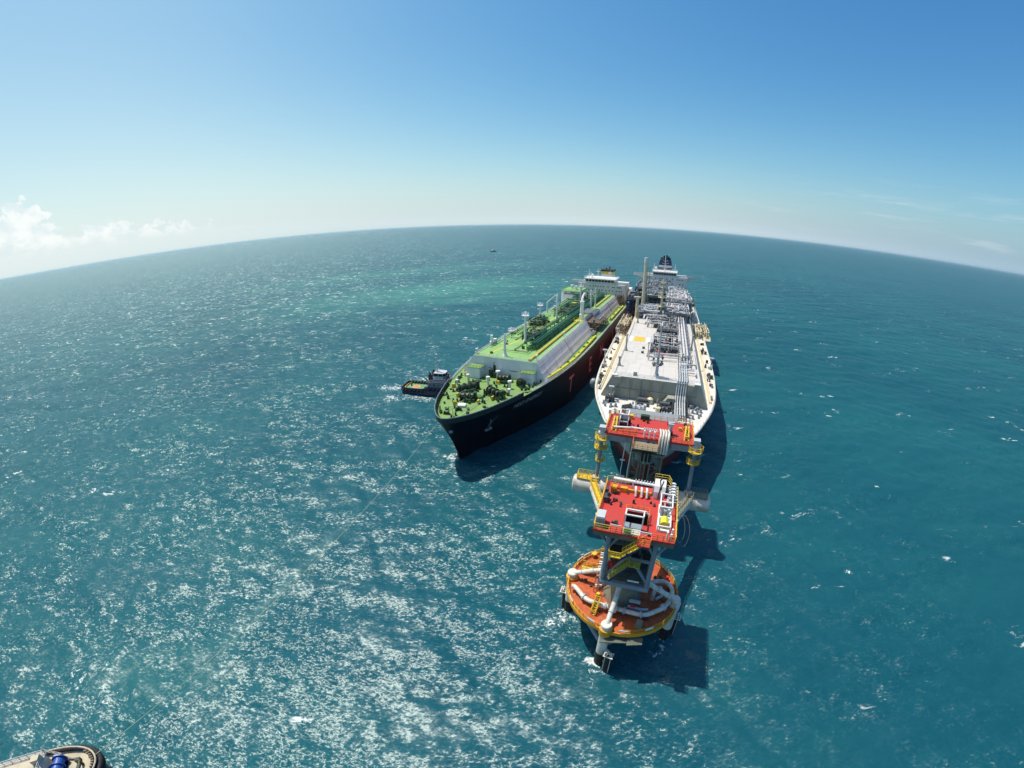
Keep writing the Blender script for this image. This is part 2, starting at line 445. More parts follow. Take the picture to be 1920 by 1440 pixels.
def machinery(mb, x, y, z, s, seed, rot=0.0, h=2.2):
    """mooring winch: bed, drums, gear case, warping ends"""
    rn = random.Random(seed); c, n = math.cos(rot), math.sin(rot)
    def T(a, b): return (x + c*a - n*b, y + n*a + c*b)
    mb.cbox(x, y, z, s*1.9, s*.9, .3, rot)
    for k in (-.6, -.1, .45):
        p = T(s*(k-.2), 0); q = T(s*(k+.17), 0)
        mb.cyl((*p, z+h*.45), (*q, z+h*.45), h*.36, h*.36, 12)
        for e in (p, q): mb.cyl((*e, z+h*.45), (e[0]+c*.12, e[1]+n*.12, z+h*.45), h*.5, h*.5, 12)
    p = T(s*.8, s*.1); mb.cbox(*p, z, s*.35, s*.55, h*.9, rot)
    p = T(-s*.95, 0); mb.cyl((*p, z+h*.45), (*T(-s*.72, 0), z+h*.45), h*.26, h*.2, 10)
    for k in range(4):
        p = T(rn.uniform(-s, s), rn.choice((-1, 1))*s*rn.uniform(.35, .7)); mb.cbox(*p, z, .5, .4, rn.uniform(.5, h*.8), rot)
def bollard(mb, x, y, z, rot=0, s=1.0):
    c, n = math.cos(rot), math.sin(rot)
    mb.cbox(x, y, z, 2.2*s, .8*s, .15, rot)
    for k in (-.65, .65):
        mb.cyl((x+c*k*s, y+n*k*s, z), (x+c*k*s, y+n*k*s, z+1.0*s), .28*s, .33*s, 8)
def mushroom(mb, x, y, z, h=2.4, r=.55):
    mb.cyl((x, y, z), (x, y, z+h), r*.72, r*.72, 10); mb.cyl((x, y, z+h), (x, y, z+h+.5), r*1.25, r*1.15, 12)

# ================================================================== the green-decked gas carrier
NA = R(23.4); NO = (-17.4, 117.5)
ship = thing('gas_carrier', 'dark hulled gas carrier with green decks and big red letters on its side', 'ship', (NO[0], NO[1], 0), -NA)
ZD, ZT = 17.2, 24.6
NH = Hull([(0, 0), (.6, 1.6), (2.1, 3.4), (6, 6.4), (13, 9.9), (22.6, 13.3), (32.6, 16.1), (40.6, 18.0), (54.6, 20.4), (68.6, 21.8), (95.6, 22.7), (120, 22.8)],
          [(0, 0.25), (2, 1.0), (6, 2.4), (14, 5.6), (26, 10.5), (40, 16), (58, 20.6), (80, 22.4), (92, 22.8)],
          -8.6, 0.3, 258.0, ZD, flare=1.7, rake=1.25)
NH.mesh().build('hull', 'carrier_hull', ship, True)
NH.deckmesh(ZD - .05, .1).build('main_deck', 'green_deck', ship)
# gunwale rim and bow bulwark
m = MB()
ol = NH.outline(0.0)
for s in (1, -1):
    pts = [(s*x, y, ZD + (.1 if y > 21 else 1.55)) for x, y in ol]
    m.tube(pts, .17, 6)
m.build('gunwale', 'bulwark_grey', ship)
m = MB(); rb = MB()
for s in (1, -1):
    fr = [(x, y) for x, y in ol if y < 21]
    for (x0, y0), (x1, y1) in zip(fr[:-1], fr[1:]):
        a0, a1 = (s*x0*1.004, y0), (s*x1*1.004, y1)
        b0, b1 = (s*max(x0-.25, 0), y0+.12), (s*max(x1-.25, 0), y1+.12)
        vs = [(*a0, ZD-.2), (*a1, ZD-.2), (*b1, ZD-.2), (*b0, ZD-.2), (*a0, ZD+1.5), (*a1, ZD+1.5), (*b1, ZD+1.5), (*b0, ZD+1.5)]
        m.add(vs, [(0,1,5,4), (2,3,7,6), (4,5,6,7), (1,2,6,5), (3,0,4,7)])
    n = 34
    for i in range(1, n):
        t = i/n*(len(fr)-1); k = int(t); u = t-k
        x = fr[k][0]*(1-u) + fr[min(k+1, len(fr)-1)][0]*u; y = fr[k][1]*(1-u) + fr[min(k+1, len(fr)-1)][1]*u
        if x > 1: rb.cbox(s*(x-.62), y+.15, ZD-.05, .7, .14, 1.35)
bw = m.build('bulwark', 'bulwark_green', ship)
rb.build('bulwark_rib', 'green_dark', bw, split=True)

# trunk: a long raised block, chamfered along both sides, cut back at the manifold
TXL, TXR, TY0, TY1 = -11.6, 14.2, 33.5, 196.0
BXL, BXR = -16.0, 17.9
MY0, MY1 = 109.0, 142.0
def trunkpart(y0, y1, xr_b, xr_t):
    m = MB()
    poly = [(BXL, ZD-.2), (xr_b, ZD-.2), (xr_t, ZT), (TXL, ZT)]
    n = len(poly)
    m.v = [(x, y0, z) for x, z in poly] + [(x, y1, z) for x, z in poly]
    return m
m = MB(); poly = [(BXL, ZD-.2), (BXR, ZD-.2), (BXR-.1, ZD+.6), (TXR, ZT), (TXL, ZT), (BXL, ZD+1)]
m.prismy(poly, TY0, MY0)
m.prismy([(BXL, ZD-.2), (TXR-2.6, ZD-.2), (TXR-2.6, ZT), (TXL, ZT), (BXL, ZD+1)], MY0, MY1)
m.prismy(poly, MY1, TY1)
trunk = m.build('trunk', 'grey_white', ship)
# chamfer plating (pinkish grey) and its walk lines
m = MB(); ln = MB()
def cham(t, off=0.0):   # t 0 bottom .. 1 top
    x = (BXR-.1)*(1-t) + TXR*t; z = (ZD+.6)*(1-t) + ZT*t
    nx, nz = (ZT-ZD-.6), (BXR-.1-TXR); L = math.hypot(nx, nz)
    return (x + nx/L*off, z + nz/L*off)
for y0, y1 in ((TY0+.15, MY0-.1), (MY1+.1, TY1-.1)):
    a, b = cham(.02, .03), cham(.98, .03)
    m.add([(a[0], y0, a[1]), (a[0], y1, a[1]), (b[0], y1, b[1]), (b[0], y0, b[1])], [(0, 1, 2, 3)])
    for t in (.38, .74):
        p = cham(t, .1); ln.cyl((p[0], y0, p[1]), (p[0], y1, p[1]), .09, .09, 4)
    for yy in ((70,) if y0 < 100 else (168,)):
        a, b = cham(.03, .08), cham(.97, .08); ln.cyl((a[0], yy, a[1]), (b[0], yy-2, b[1]), .1, .1, 4)
    for k in range(int((y1-y0)/11)):
        yy = y0 + 5 + 11*k; a, b = cham(.03, .045), cham(.97, .045); ln.cyl((a[0], yy, a[1]), (b[0], yy, b[1]), .03, .03, 4)
m.build('side_plating', 'pink_grey', trunk); ln.build('walk_line', 'brown', trunk)
m = MB()
m.box(TXL+.1, TXR-.15, TY0+.1, MY0, ZT, ZT+.05); m.box(TXL+.1, TXR-2.7, MY0, MY1, ZT, ZT+.05); m.box(TXL+.1, TXR-.15, MY1, TY1-.1, ZT, ZT+.05)
top = m.build('trunk_deck', 'green_deck_top', ship)
# front wall fittings
m = MB(); m.box(9.2, 9.9, TY0-.06, TY0-.01, ZD, ZD+2.1); m.box(-3.2, -2.2, TY0-.08, TY0-.01, ZD+.2, ZD+4.4)
m.box(-4.3, -1.0, TY0-.3, TY0-.01, ZD+1.6, ZD+1.8); m.box(3.6, 6.8, TY0-.12, TY0-.01, ZD+2.9, ZD+3.1)
m.build('wall_door', 'machine_dark', trunk, split=True)
for x0, x1, y0, y1 in ((-11.8, -6.6, 28.6, 32.8), (9.2, 14.2, 30.2, 33.3)):
    m = MB(); m.box(x0, x1, y0, y1, ZD-.1, ZD+4.0); dh = m.build('deck_house', 'grey_white', ship)
    m = MB(); m.box(x0-.15, x1+.15, y0-.15, y1+.15, ZD+4.0, ZD+4.15); m.rail([(x0, y0, ZD+4.15), (x1, y0, ZD+4.15), (x1, y1, ZD+4.15)], 1.0, 1.4, .05)
    m.build('roof', 'green_deck', dh)
    m = MB()
    for k in (-.9, -1.5): m.cyl((x0+k, y0+.3, ZD), (x0+k, y0+.3, ZD+5.2), .05, .05, 4)
    for k in range(10): m.cyl((x0-.9, y0+.3, ZD+.5*k), (x0-1.5, y0+.3, ZD+.5*k), .04, .04, 4)
    m.build('ladder', 'light_steel', dh)
# yellow lines and pipes
m = MB()
for y0, y1 in ((TY0+.5, 105), (146, TY1-1)):
    m.cyl((11.2, y0, ZT+.55), (11.3, y1, ZT+.55), .42, .42, 8)
    for k in range(int((y1-y0)/6)): m.cbox(11.2, y0+3+6*k, ZT, .3, .3, .5)
    m.cut()
m.build('deck_pipe', 'yellow', ship, split=True)
m = MB()
for y0, y1 in ((36, 104), (147, 194)):
    xx = lambda y: min(20.6, NH.half(y, ZD) - 1.5)
    ys = np.linspace(y0, y1, 14)
    m.tube([(xx(y), y, ZD+.9) for y in ys], .5, 8)
    m.tube([(xx(y)-1.0, y, ZD+.55) for y in ys], .2, 6)
    for y in np.linspace(y0+1, y1-1, 14): m.cbox(xx(y)-.4, y, ZD, 1.6, .18, .7)
    m.cut()
m.build('deck_pipe', 'lime_yellow', ship, split=True)
m = MB(); rn = random.Random(3)
for y in list(np.linspace(24, 104, 11)) + list(np.linspace(148, 194, 5)):
    y += rn.uniform(-1.5, 1.5); x = min(20.6, NH.half(y, ZD)-1.5)
    m.cbox(x-.3, y, ZD+.6, rn.uniform(.5, .9), rn.uniform(.6, 1.4), rn.uniform(.7, 1.2))
m.build('pipe_valve', 'machine_dark', ship, split=True)
m = MB()
m.add([(-7.3, 36, ZT+.058), (-6.7, 36, ZT+.058), (-2.3, 62, ZT+.058), (-2.9, 62, ZT+.058)], [(0, 1, 2, 3)])
m.add([(-2.9, 62, ZT+.058), (-2.3, 62, ZT+.058), (-2.3, 107, ZT+.058), (-2.9, 107, ZT+.058)], [(0, 1, 2, 3)])
m.cyl((-8.5, 78, ZT+.9), (-2, 81, ZT+.9), .3, .3, 6)
m.build('walkway_marking', 'yellow', ship)
# pipe rack along the trunk
m = MB(); g = MB()
for i, (x, z, r) in enumerate(((5.6, 1.2, .3), (6.5, 1.2, .24), (7.4, 1.2, .34), (8.4, 1.2, .28), (6.0, 2.5, .26), (7.2, 2.5, .36), (8.2, 2.5, .2))):
    m.cyl((x, 46+i*.6, ZT+z), (x-.2, 192-i, ZT+z), r, r, 8)
for k in range(25):
    y = 47 + 6*k
    for x in (5.1, 9.0): g.cbox(x, y, ZT, .22, .22, 3.0)
    for z in (.75, 2.05): g.cbox(7.05, y, ZT+z, 4.1, .2, .2)
    g.cut()
m.build('cargo_pipe', 'green_pipe', ship, split=True); g.build('pipe_support', 'green_dark', ship, split=True)
m = MB(); m.cbox(4.3, 118, ZT+3.05, 1.2, 142, .1); m.rail([(3.7, 48, ZT+3.1), (3.7, 188, ZT+3.1)], 1.1, 3.0, .05); m.rail([(4.9, 48, ZT+3.1), (4.9, 188, ZT+3.1)], 1.1, 3.0, .05)
for k in range(24): m.cyl((4.3, 49+6*k, ZT), (4.3, 49+6*k, ZT+3), .12, .12, 4)
m.build('catwalk', 'green_dark', ship)
# liquid domes: tangles of pipes and valves round each tank dome
for (x, y, sx, sy, sd) in ((1.6, 66, 5.4, 6.5, 11), (0.0, 126, 6.5, 12, 12), (-1, 165, 6.0, 9, 13), (-6, 92, 4.5, 8, 14)):
    m = MB(); m.lathe(x, y, [(2.2, ZT), (2.2, ZT+1.3), (1.2, ZT+1.7)], 14)
    pipe_field(m, x-sx/1.0*.8, x+sx*.8, y-sy, y+sy, ZT+.2, ZT+3.2, 26, sd, (.12, .26))
    for k in range(14):
        rn = random.Random(sd*50+k); m.cbox(x+rn.uniform(-sx, sx)*.7, y+rn.uniform(-sy, sy)*.9, ZT, rn.uniform(.5, 1.5), rn.uniform(.5, 1.5), rn.uniform(.8, 2.6))
    m.build('tank_dome', 'green_dark', ship)
    m = MB(); pipe_field(m, x-sx*.8, x+sx*.8, y-sy, y+sy, ZT+1, ZT+3.8, 9, sd+70, (.1, .2), False)
    m.rail([(x-sx*.8, y-sy, ZT+2.2), (x+sx*.8, y-sy, ZT+2.2), (x+sx*.8, y+sy, ZT+2.2), (x-sx*.8, y+sy, ZT+2.2)], 1.0, 1.6, .05, closed=True)
    m.build('dome_pipes', 'green_pipe', ship)
m = MB(); pipe_field(m, -10, 5, 104, 190, ZT+.3, ZT+2.4, 40, 91, (.12, .3)); m.build('cross_pipes', 'green_pipe', ship)
m = MB(); pipe_field(m, -10, 9, 40, 104, ZT+.2, ZT+.8, 10, 92, (.1, .2)); m.build('cross_pipes', 'green_mid', ship)
m = MB(); rn = random.Random(17)
for k in range(26):
    x, y = rn.uniform(-10, 5), rn.uniform(37, 110); m.cbox(x, y, ZT, rn.uniform(.4, 1.2), rn.uniform(.4, 1.2), rn.uniform(.4, 1.2))
m.build('deck_fitting', 'machine_dark', ship, split=True)
# manifold in the side recess
m = MB()
for k in range(5):
    y = 122 + 2.6*k
    m.tube([(6, y, ZT+1.2), (13, y, ZT+1.2), (15.5, y, ZT+.4), (16.2, y, ZT-1.2), (18.6, y, ZT-1.8)], .42, 8)
    m.cyl((18.6, y, ZT-1.8), (19.0, y, ZT-1.8), .7, .7, 12)
m.build('manifold', 'steel_grey', ship)
m = MB(); m.box(TXR-2.5, 20, 117, 137, ZD+4.4, ZD+4.6)
for x in (13, 16, 19.5):
    for y in (118, 124, 130, 136): m.cyl((x, y, ZD), (x, y, ZD+4.4), .2, .2, 6)
m.rail([(12, 117, ZD+4.6), (20, 117, ZD+4.6), (20, 137, ZD+4.6)], 1.1, 1.6, .05)
m.build('manifold_platform', 'brown', ship)
m = MB(); pipe_field(m, 12.5, 20.5, 110.5, 118, ZD, ZD+5, 16, 33, (.1, .25)); m.cut(); pipe_field(m, 12.5, 20.5, 136, 141, ZD, ZD+4, 10, 34, (.1, .25)); m.build('manifold_pipes', 'brown', ship, split=True)
m = MB(); m.cbox(15, 116, ZD, 3, 2, 1.6); m.cbox(18, 112, ZD, 1.6, 2.6, 1.4); m.cbox(13.4, 113, ZD+.1, 1.8, 1.8, 2.3); m.build('drip_tray', 'pink_grey', ship, split=True)
m = MB(); m.prismx([(139, ZT+.0), (141.2, ZT), (141.2, ZT+3), (139, ZT+3)], -2, 1.4); m.build('locker', 'lime_yellow', ship)
m = MB(); m.box(8.5, 13.2, 103, 107.5, ZT+.05, ZT+.35); m.rail([(8.5, 103, ZT+.35), (13.2, 103, ZT+.35), (13.2, 107.5, ZT+.35), (8.5, 107.5, ZT+.35)], 1.1, 1.2, .07, closed=True); m.build('crane_platform', 'lime_yellow', ship)
# hose crane
m = MB(); m.lathe(11.7, 108.5, [(1.25, ZT-5), (1.25, ZT+3), (1.0, ZT+3.4), (.95, ZT+8.6), (1.2, ZT+8.8), (1.2, ZT+10)], 14)
cr = m.build('hose_crane', 'grey_white', ship)
m = MB(); m.tube(smooth_path([(11.7, 108.5, ZT+9.6), (11.3, 110.5, ZT+11.2), (10.6, 116, ZT+12.2), (10.0, 121, ZT+12.0), (9.6, 125, ZT+11.0)]), .62, 8)
m.cyl((11.7, 108.5, ZT+8), (10.6, 116, ZT+11.9), .25, .25, 6); m.build('crane_boom', 'sail_grey', cr)
m = MB(); m.lathe(-10.4, 118, [(.5, ZT), (.5, ZT+6)], 10); cr = m.build('provision_crane', 'grey_white', ship)
m = MB(); m.cyl((-10.4, 118.2, ZT+6.0), (-2.5, 112, ZT+12.5), .5, .3, 8); m.build('crane_boom', 'sail_grey', cr)
# masts and vents on the trunk
def mast(x, y, z0, z1, r0, r1, name='vent_mast', mat='grey_white', plat=True, arms=True, par=None):
    m = MB(); m.cyl((x, y, z0), (x, y, z0+1.2), r0*1.8, r0, 12); m.cyl((x, y, z0+1.2), (x, y, z1), r0, r1, 12)
    if arms:
        for k in (.55, .75): m.cyl((x-1.4, y, z0+(z1-z0)*k), (x+1.4, y, z0+(z1-z0)*k), .12, .12, 6)
    o = m.build(name, mat, par or ship)
    if plat:
        m = MB(); z = z1-1.6; m.lathe(x, y, [(r1, z-.2), (1.7, z), (1.7, z+.15), (r1, z+.15)], 12)
        m.rail([(x+1.6*math.cos(R(a)), y+1.6*math.sin(R(a)), z+.15) for a in range(0, 360, 45)], 1.0, 1.3, .05, closed=True)
        m.build('mast_platform', mat, o)
    return o
mast(0.4, 36.3, ZT, 33.4, .62, .25, 'foremast', plat=False)
mast(-0.3, 59, ZT, 37.3, .55, .45); mast(-1.0, 105.5, ZT, 37.2, .55, .5, plat=False); mast(-1.9, 160, ZT, 36.2, .55, .45)
mast(-10.4, 106, ZT, 32.6, .45, .35); mast(8.8, 142, ZT, 35.5, .5, .45, plat=False); mast(9.8, 150, ZT, 36, .4, .3, plat=False)
mast(-11.0, 69, ZT, 27.4, .35, .3)
m = MB(); m.cyl((-11.0, 48.5, ZT), (-11.0, 48.5, ZT+1.6), .9, .9, 10); m.cyl((-11.0, 48.5, ZT+1.6), (-11.0, 48.5, ZT+4.2), .5, .6, 10); m.cbox(-10.6, 50.6, ZT, 1.4, 1.4, 2.2); m.build('vent_post', 'white', ship)
for x, y in ((13.2, 36.2), (-11, 35.2), (12.6, 73), (12.9, 98)):
    m = MB(); mushroom(m, x, y, ZT, 1.7, .4); m.build('ventilator', 'white', ship)
# trunk edge railing
m = MB(); m.rail([(13.9, MY0-1, ZT), (13.9, 34, ZT), (-11.3, 34, ZT), (-11.4, 176, ZT)], 1.1, 3.2, .05); m.build('trunk_railing', 'grey_white', ship)
m = MB()
pts = [(x-.25, y, ZD) for x, y in ol if y >= 20]
m.rail(pts[:28], 1.1, 3.4, .045); m.cut(); m.rail([(-x, y, z) for x, y, z in pts[:28]], 1.1, 3.4, .045)
m.build('deck_railing', 'grey_white', ship, split=True)
# foredeck gear
for i, (x, y, s, rot) in enumerate(((-5.2, 17.4, 4.1, .9), (-1.2, 9.8, 3.0, .35), (5.6, 16.2, 3.9, -.45), (3.0, 29.4, 2.6, .3), (10.6, 27.6, 1.4, -.6))):
    m = MB(); machinery(m, x, y, ZD, s, 40+i, rot, 3.0); m.build('mooring_winch', 'machine_dark', ship)
    m = MB(); m.cbox(x+s*.4, y-1.6, ZD, s*1.2, .7, 1.0, rot)
    m.build('winch_motor', 'green_dark', ship)
m = MB()
for x, y, r in ((-9.0, 14.5, .9), (-4.5, 7.0, .5), (.2, 1.2, .3), (4.6, 9.6, -.5), (9.0, 18.5, -.6), (-12.4, 22, 1.2), (-14.0, 26.5, 1.3), (11.8, 25, -1.1), (14.2, 31, -1.2), (-2.0, -2.6, .2), (-15.8, 36, 1.4), (1.4, -4.6, -.4), (8.4, 12.6, -.8), (-6.8, 25, .2), (6.0, 24.8, .0), (13.4, 28.4, -1.0), (-17.2, 41, 1.4), (-10.4, 10.2, 1.1)):
    bollard(m, x, y, ZD, r, 1.0); m.cut()
m.build('bollard', 'machine_dark', ship, split=True)
m = MB()
for x, y in ((-3.2, 4.6), (6.4, 12.8), (3.4, 8.4), (8.9, 15.3), (-11.4, 17.6), (-13.3, 30), (2, 26.5), (-5.8, 10.8)):
    m.cbox(x, y, ZD, 1.3, .5, 1.3, random.Random(int(x*10)).uniform(0, 3))
m.build('fairlead_roller', 'yellow', ship, split=True)
for x, y, h, r in ((-1.1, 24.6, 2.6, .62), (7.6, 24.2, 2.4, .6), (-9.6, 25.0, 2.2, .55), (9.8, 18.6, 1.8, .5), (-.4, 31.6, 2.6, .75), (13.8, 32.4, 2.0, .45), (-11.6, 20.5, 1.4, .45)):
    m = MB(); mushroom(m, x, y, ZD, h, r); m.build('ventilator', 'white', ship)
m = MB(); m.cbox(-.5, 4.4, ZD, 2.5, 2.0, .7, .3); m.build('hatch_cover', 'white', ship)
m = MB(); m.cbox(1.2, 13.2, ZD, 2.4, 2.2, .5, -.4); m.build('hatch_cover', 'green_mid', ship)
m = MB()
for k in range(28):
    a = 2*math.pi*k/28; b = 2*math.pi*(k+1)/28
    m.cyl((-4.6+2.2*math.cos(a), 28.2+2.2*math.sin(a), ZD+.06), (-4.6+2.2*math.cos(b), 28.2+2.2*math.sin(b), ZD+.06), .12, .12, 4)
m.build('winching_circle', 'green_dark', ship)
m = MB(); m.cyl((-2.4, 32.4, ZD), (-2.4, 32.4, ZD+6), .2, .15, 6); m.cyl((-2.4, 32.4, ZD+3), (-4.2, 31.6, ZD+4), .12, .12, 6); m.cbox(-1.4, 32, ZD, 2.4, 1, 2); m.cbox(-3.6, 32, ZD, 1.2, 1, 3); m.build('davit', 'machine_dark', ship)
m = MB(); rn = random.Random(77)
for k in range(60):
    y = rn.uniform(-3, 34); x = rn.uniform(-1, 1)*max(0, NH.half(y, ZD)-1.5)
    m.cbox(x, y, ZD, rn.uniform(.25, .9), rn.uniform(.25, .9), rn.uniform(.3, 1.2), rn.uniform(0, 3))
m.build('deck_fitting', 'green_dark', ship, split=True)
m = MB(); m.cyl((-1.4, -2.0, ZD), (-1.4, -2.0, ZD+2.6), .12, .12, 6); m.cyl((-1.4, -2, ZD+2.4), (-2.6, -.8, ZD), .08, .08, 4); m.cut(); m.cyl((.6, -3, ZD), (.6, -3, ZD+2.2), .1, .1, 6); m.build('bow_post', 'green_deck', ship, split=True)
m = MB()
for a, b in (((-3.4, -1.5), (-1.0, 8.6)), ((2.5, -1.5), (4.6, 13)), ((-7.5, 8), (-5.0, 15)), ((9.5, 17), (6.5, 16))): m.tube([(a[0], a[1], ZD+.9), ((a[0]+b[0])/2, (a[1]+b[1])/2, ZD+.5), (b[0], b[1], ZD+1.1)], .09, 5)
m.build('mooring_line', 'rope', ship, split=True)
# letters on the side
def put_text(body, size, y0, z0, mat, name, bold=.0, off=.06, mirror=False):
    vs, fs = text_mesh(body, size, bold)
    m = MB(); m.v = []
    for (u, v, _) in vs:
        y = y0 + u; z = z0 + v; m.v.append((NH.half(y, z) + off, y, z))
    m.f = fs
    return m.build(name, mat, ship)
for ch, y0 in (('T', 54.6), ('E', 83.2), ('N', 106.6), ('L', 142.0), ('N', 169.5), ('G', 196.0)):
    vs, fs = text_mesh(ch, 10.6, .06)
    m = MB(); m.v = [(NH.half(y0+u*.9, 5.3+v) + .08, y0 + u*.9, 5.3 + v) for (u, v, _) in vs]; m.f = fs
    m.build('hull_letter', 'letter_red', ship)
put_text('NEO ENERGY', 2.5, 16.6, 13.3, 'name_grey', 'ship_name', .0, .12)
# forked white emblem and the anchor below it
def on_hull(u, v, off=.1): return (NH.half(u, v) + off, u, v)
m = MB()
m.add([on_hull(8.2, 9.3), on_hull(8.9, 9.6), on_hull(9.0, 11.2), on_hull(8.3, 11.0)], [(0, 1, 2, 3)])
m.add([on_hull(8.3, 11.0), on_hull(9.0, 11.2), on_hull(7.4, 13.1), on_hull(7.1, 12.9)], [(0, 1, 2, 3)])
m.add([on_hull(8.4, 11.0), on_hull(9.0, 11.0), on_hull(10.4, 13.3), on_hull(10.0, 13.4)], [(0, 1, 2, 3)])
m.build('bow_emblem', 'emblem_grey', ship)
m = MB()
for yy in (8.5, 10.2):
    p = on_hull(yy, 8.0, .15); m.sphere((p[0]-.2, yy, 8.0), .62, 10)
p = on_hull(9.3, 7.4, .3); m.bar(p, on_hull(9.3, 9.0, .2), .3); m.build('anchor', 'steel_grey', ship)
m = MB(); p = on_hull(-5.6, 13.4, .05); m.lathe(0, 0, [(.0, 0)], 3) if False else None
m.cyl((p[0]-.3, -5.8, 13.4), (p[0]+.25, -6.1, 13.4), .55, .55, 12); m.build('hawse_pipe', 'emblem_grey', ship)

# accommodation block, bridge, funnel
HY = 207.0
m = MB(); m.box(-16, 19.4, HY, HY+24, ZD-.2, 30.6); m.box(-17.5, 20.6, HY+10, HY+36, ZD-.2, 25.0)
hs = m.build('accommodation_block', 'house_white', ship)
m = MB(); m.box(-11, 11.4, HY+.8, HY+16, 30.6, 34.0)
br = m.build('bridge', 'house_white', hs)
m = MB(); m.box(-11.8, 12.2, HY-.3, HY+17, 34.0, 34.35); m.rail([(-11.6, HY, 34.35), (12, HY, 34.35), (12, HY+16.8, 34.35), (-11.6, HY+16.8, 34.35)], 1.1, 2, .06, closed=True); m.build('roof', 'white', br)
m = MB()
for k in range(9): m.box(-10.4+2.4*k, -10.4+2.4*k+1.95, HY+.68, HY+.8, 32.0, 33.4)
m.build('bridge_window', 'glass_dark', br, split=True)
m = MB()
m.prism([(-22.4, HY+2), (-20, HY+1), (21.2, HY+1), (21.6, HY+5), (-22.4, HY+6)], 30.6, 31.0)
for s, x0, x1 in ((-1, -22.3, -11.2), (1, 11.6, 21.4)):
    m.box(x0, x1, HY+1.2, HY+1.35, 31.0, 32.2); m.box(x0, x1, HY+5.5, HY+5.65, 31.0, 32.2)
for x0, x1 in ((-21.5, -16), (20.8, 19.4)):
    m.bar((x0, HY+3, 30.5), (x1, HY+3, 27.4), .4)
m.build('bridge_wing', 'house_white', hs)
for z, xs in ((28.4, (-14, -12.4, -7, -4.6, -3, -1, 1, 3, 6.5, 9.8, 11, 13.6, 14.8, 16)), (25.7, (-13, -10, -8, -5, -2, 0, 2, 5, 7.5, 10, 13, 15, 16.6)), (22.9, (-12, -9, -3, 3, 9, 12.5, 16))):
    for x in xs:
        m = MB(); m.box(x, x+.75, HY-.06, HY+.02, z, z+.8); m.build('window', 'glass_dark', hs)
m = MB(); m.box(11.5, 13, HY-.09, HY+.03, 20.6, 22.4); m.box(-6, 1, HY-.12, HY+.03, 20.8, 22.8); m.build('doorway', 'glass_dark', hs, split=True)
m = MB(); m.prism([(-5.2, HY+33), (4.3, HY+33), (4.3, HY+43), (-5.2, HY+43)], 25, 37.2)
fu = m.build('funnel', 'house_white', ship)
m = MB(); m.box(-5.3, 4.4, HY+32.9, HY+43.1, 34.7, 36.7); m.build('funnel_band', 'yellow', fu)
m = MB(); m.box(-5.7, 4.8, HY+32.6, HY+43.4, 36.7, 38.0); m.cyl((.6, HY+38, 38), (.6, HY+38, 40.4), .5, .45, 8); m.cyl((-2, HY+38, 38), (-2, HY+38, 39.4), .5, .45, 8); m.build('funnel_top', 'black', fu)
for x, z1 in ((-6.6, 37.2), (3.0, 36.5)):
    m = MB(); m.cyl((x, HY+27, 30), (x, HY+27, z1), .45, .35, 8); m.box(x-1.3, x+1.3, HY+26.3, HY+27.7, z1-.6, z1-.2); m.cyl((x, HY+27, z1), (x, HY+27, z1+2.6), .12, .08, 6); m.build('signal_mast', 'white', hs)
m = MB(); m.cyl((-9.3, HY+8, 34.3), (-9.3, HY+8, 40.5), .3, .15, 8); m.bar((-10.6, HY+8, 37), (-8, HY+8, 37), .2); m.build('radar_mast', 'white', hs)
m = MB(); m.sphere((-6.4, HY+6, 36.2), 1.0, 12); m.cyl((-6.4, HY+6, 34.3), (-6.4, HY+6, 35.5), .3, .3, 8); m.cyl((-7.8, HY+7, 34.3), (-7.8, HY+7, 38), .2, .2, 6); m.build('radar_dome', 'white', hs)
def lifeboat(frame, x, y, z, L, mat, label, cradle):
    t = thing('lifeboat', label, 'lifeboat', at(frame, x, y, z), -frame[1])
    m = MB(); n = 14
    for k in range(n+1):
        u = -1 + 2*k/n; r = math.sqrt(max(0.02, 1-abs(u)**2.6)); yy = u*L/2
        for a in range(12):
            c, q = math.cos(2*math.pi*a/12), math.sin(2*math.pi*a/12); m.v.append((1.35*r*c, yy, 1.6 + 1.35*r*q*(1.0 if q > 0 else .9)))
    for k in range(n):
        for a in range(12): m.f.append((k*12+a, k*12+(a+1) % 12, (k+1)*12+(a+1) % 12, (k+1)*12+a))
    m.build('boat_shell', mat, t, True)
    m = MB(); m.cbox(0, -L*.28, 2.7, 1.2, 1.4, .7); m.build('steering_cupola', mat, t)
    m = MB()
    for s_ in (-.3, .3): m.bar((1.5, L*s_, 0), (1.5, L*s_, 3.4), .25); m.bar((1.5, L*s_, 3.4), (-.6, L*s_, 3.6), .22); m.cbox(0, L*s_, -.1, 2.4, .3, .45); m.cut()
    m.build('davit', cradle, t, split=True)
    return t
NF = (NO, NA)
m = MB(); pipe_field(m, 14.5, 20.5, HY-9, HY-1, ZD, ZD+7, 30, 55, (.12, .28)); m.build('deck_pipes', 'brown', ship)
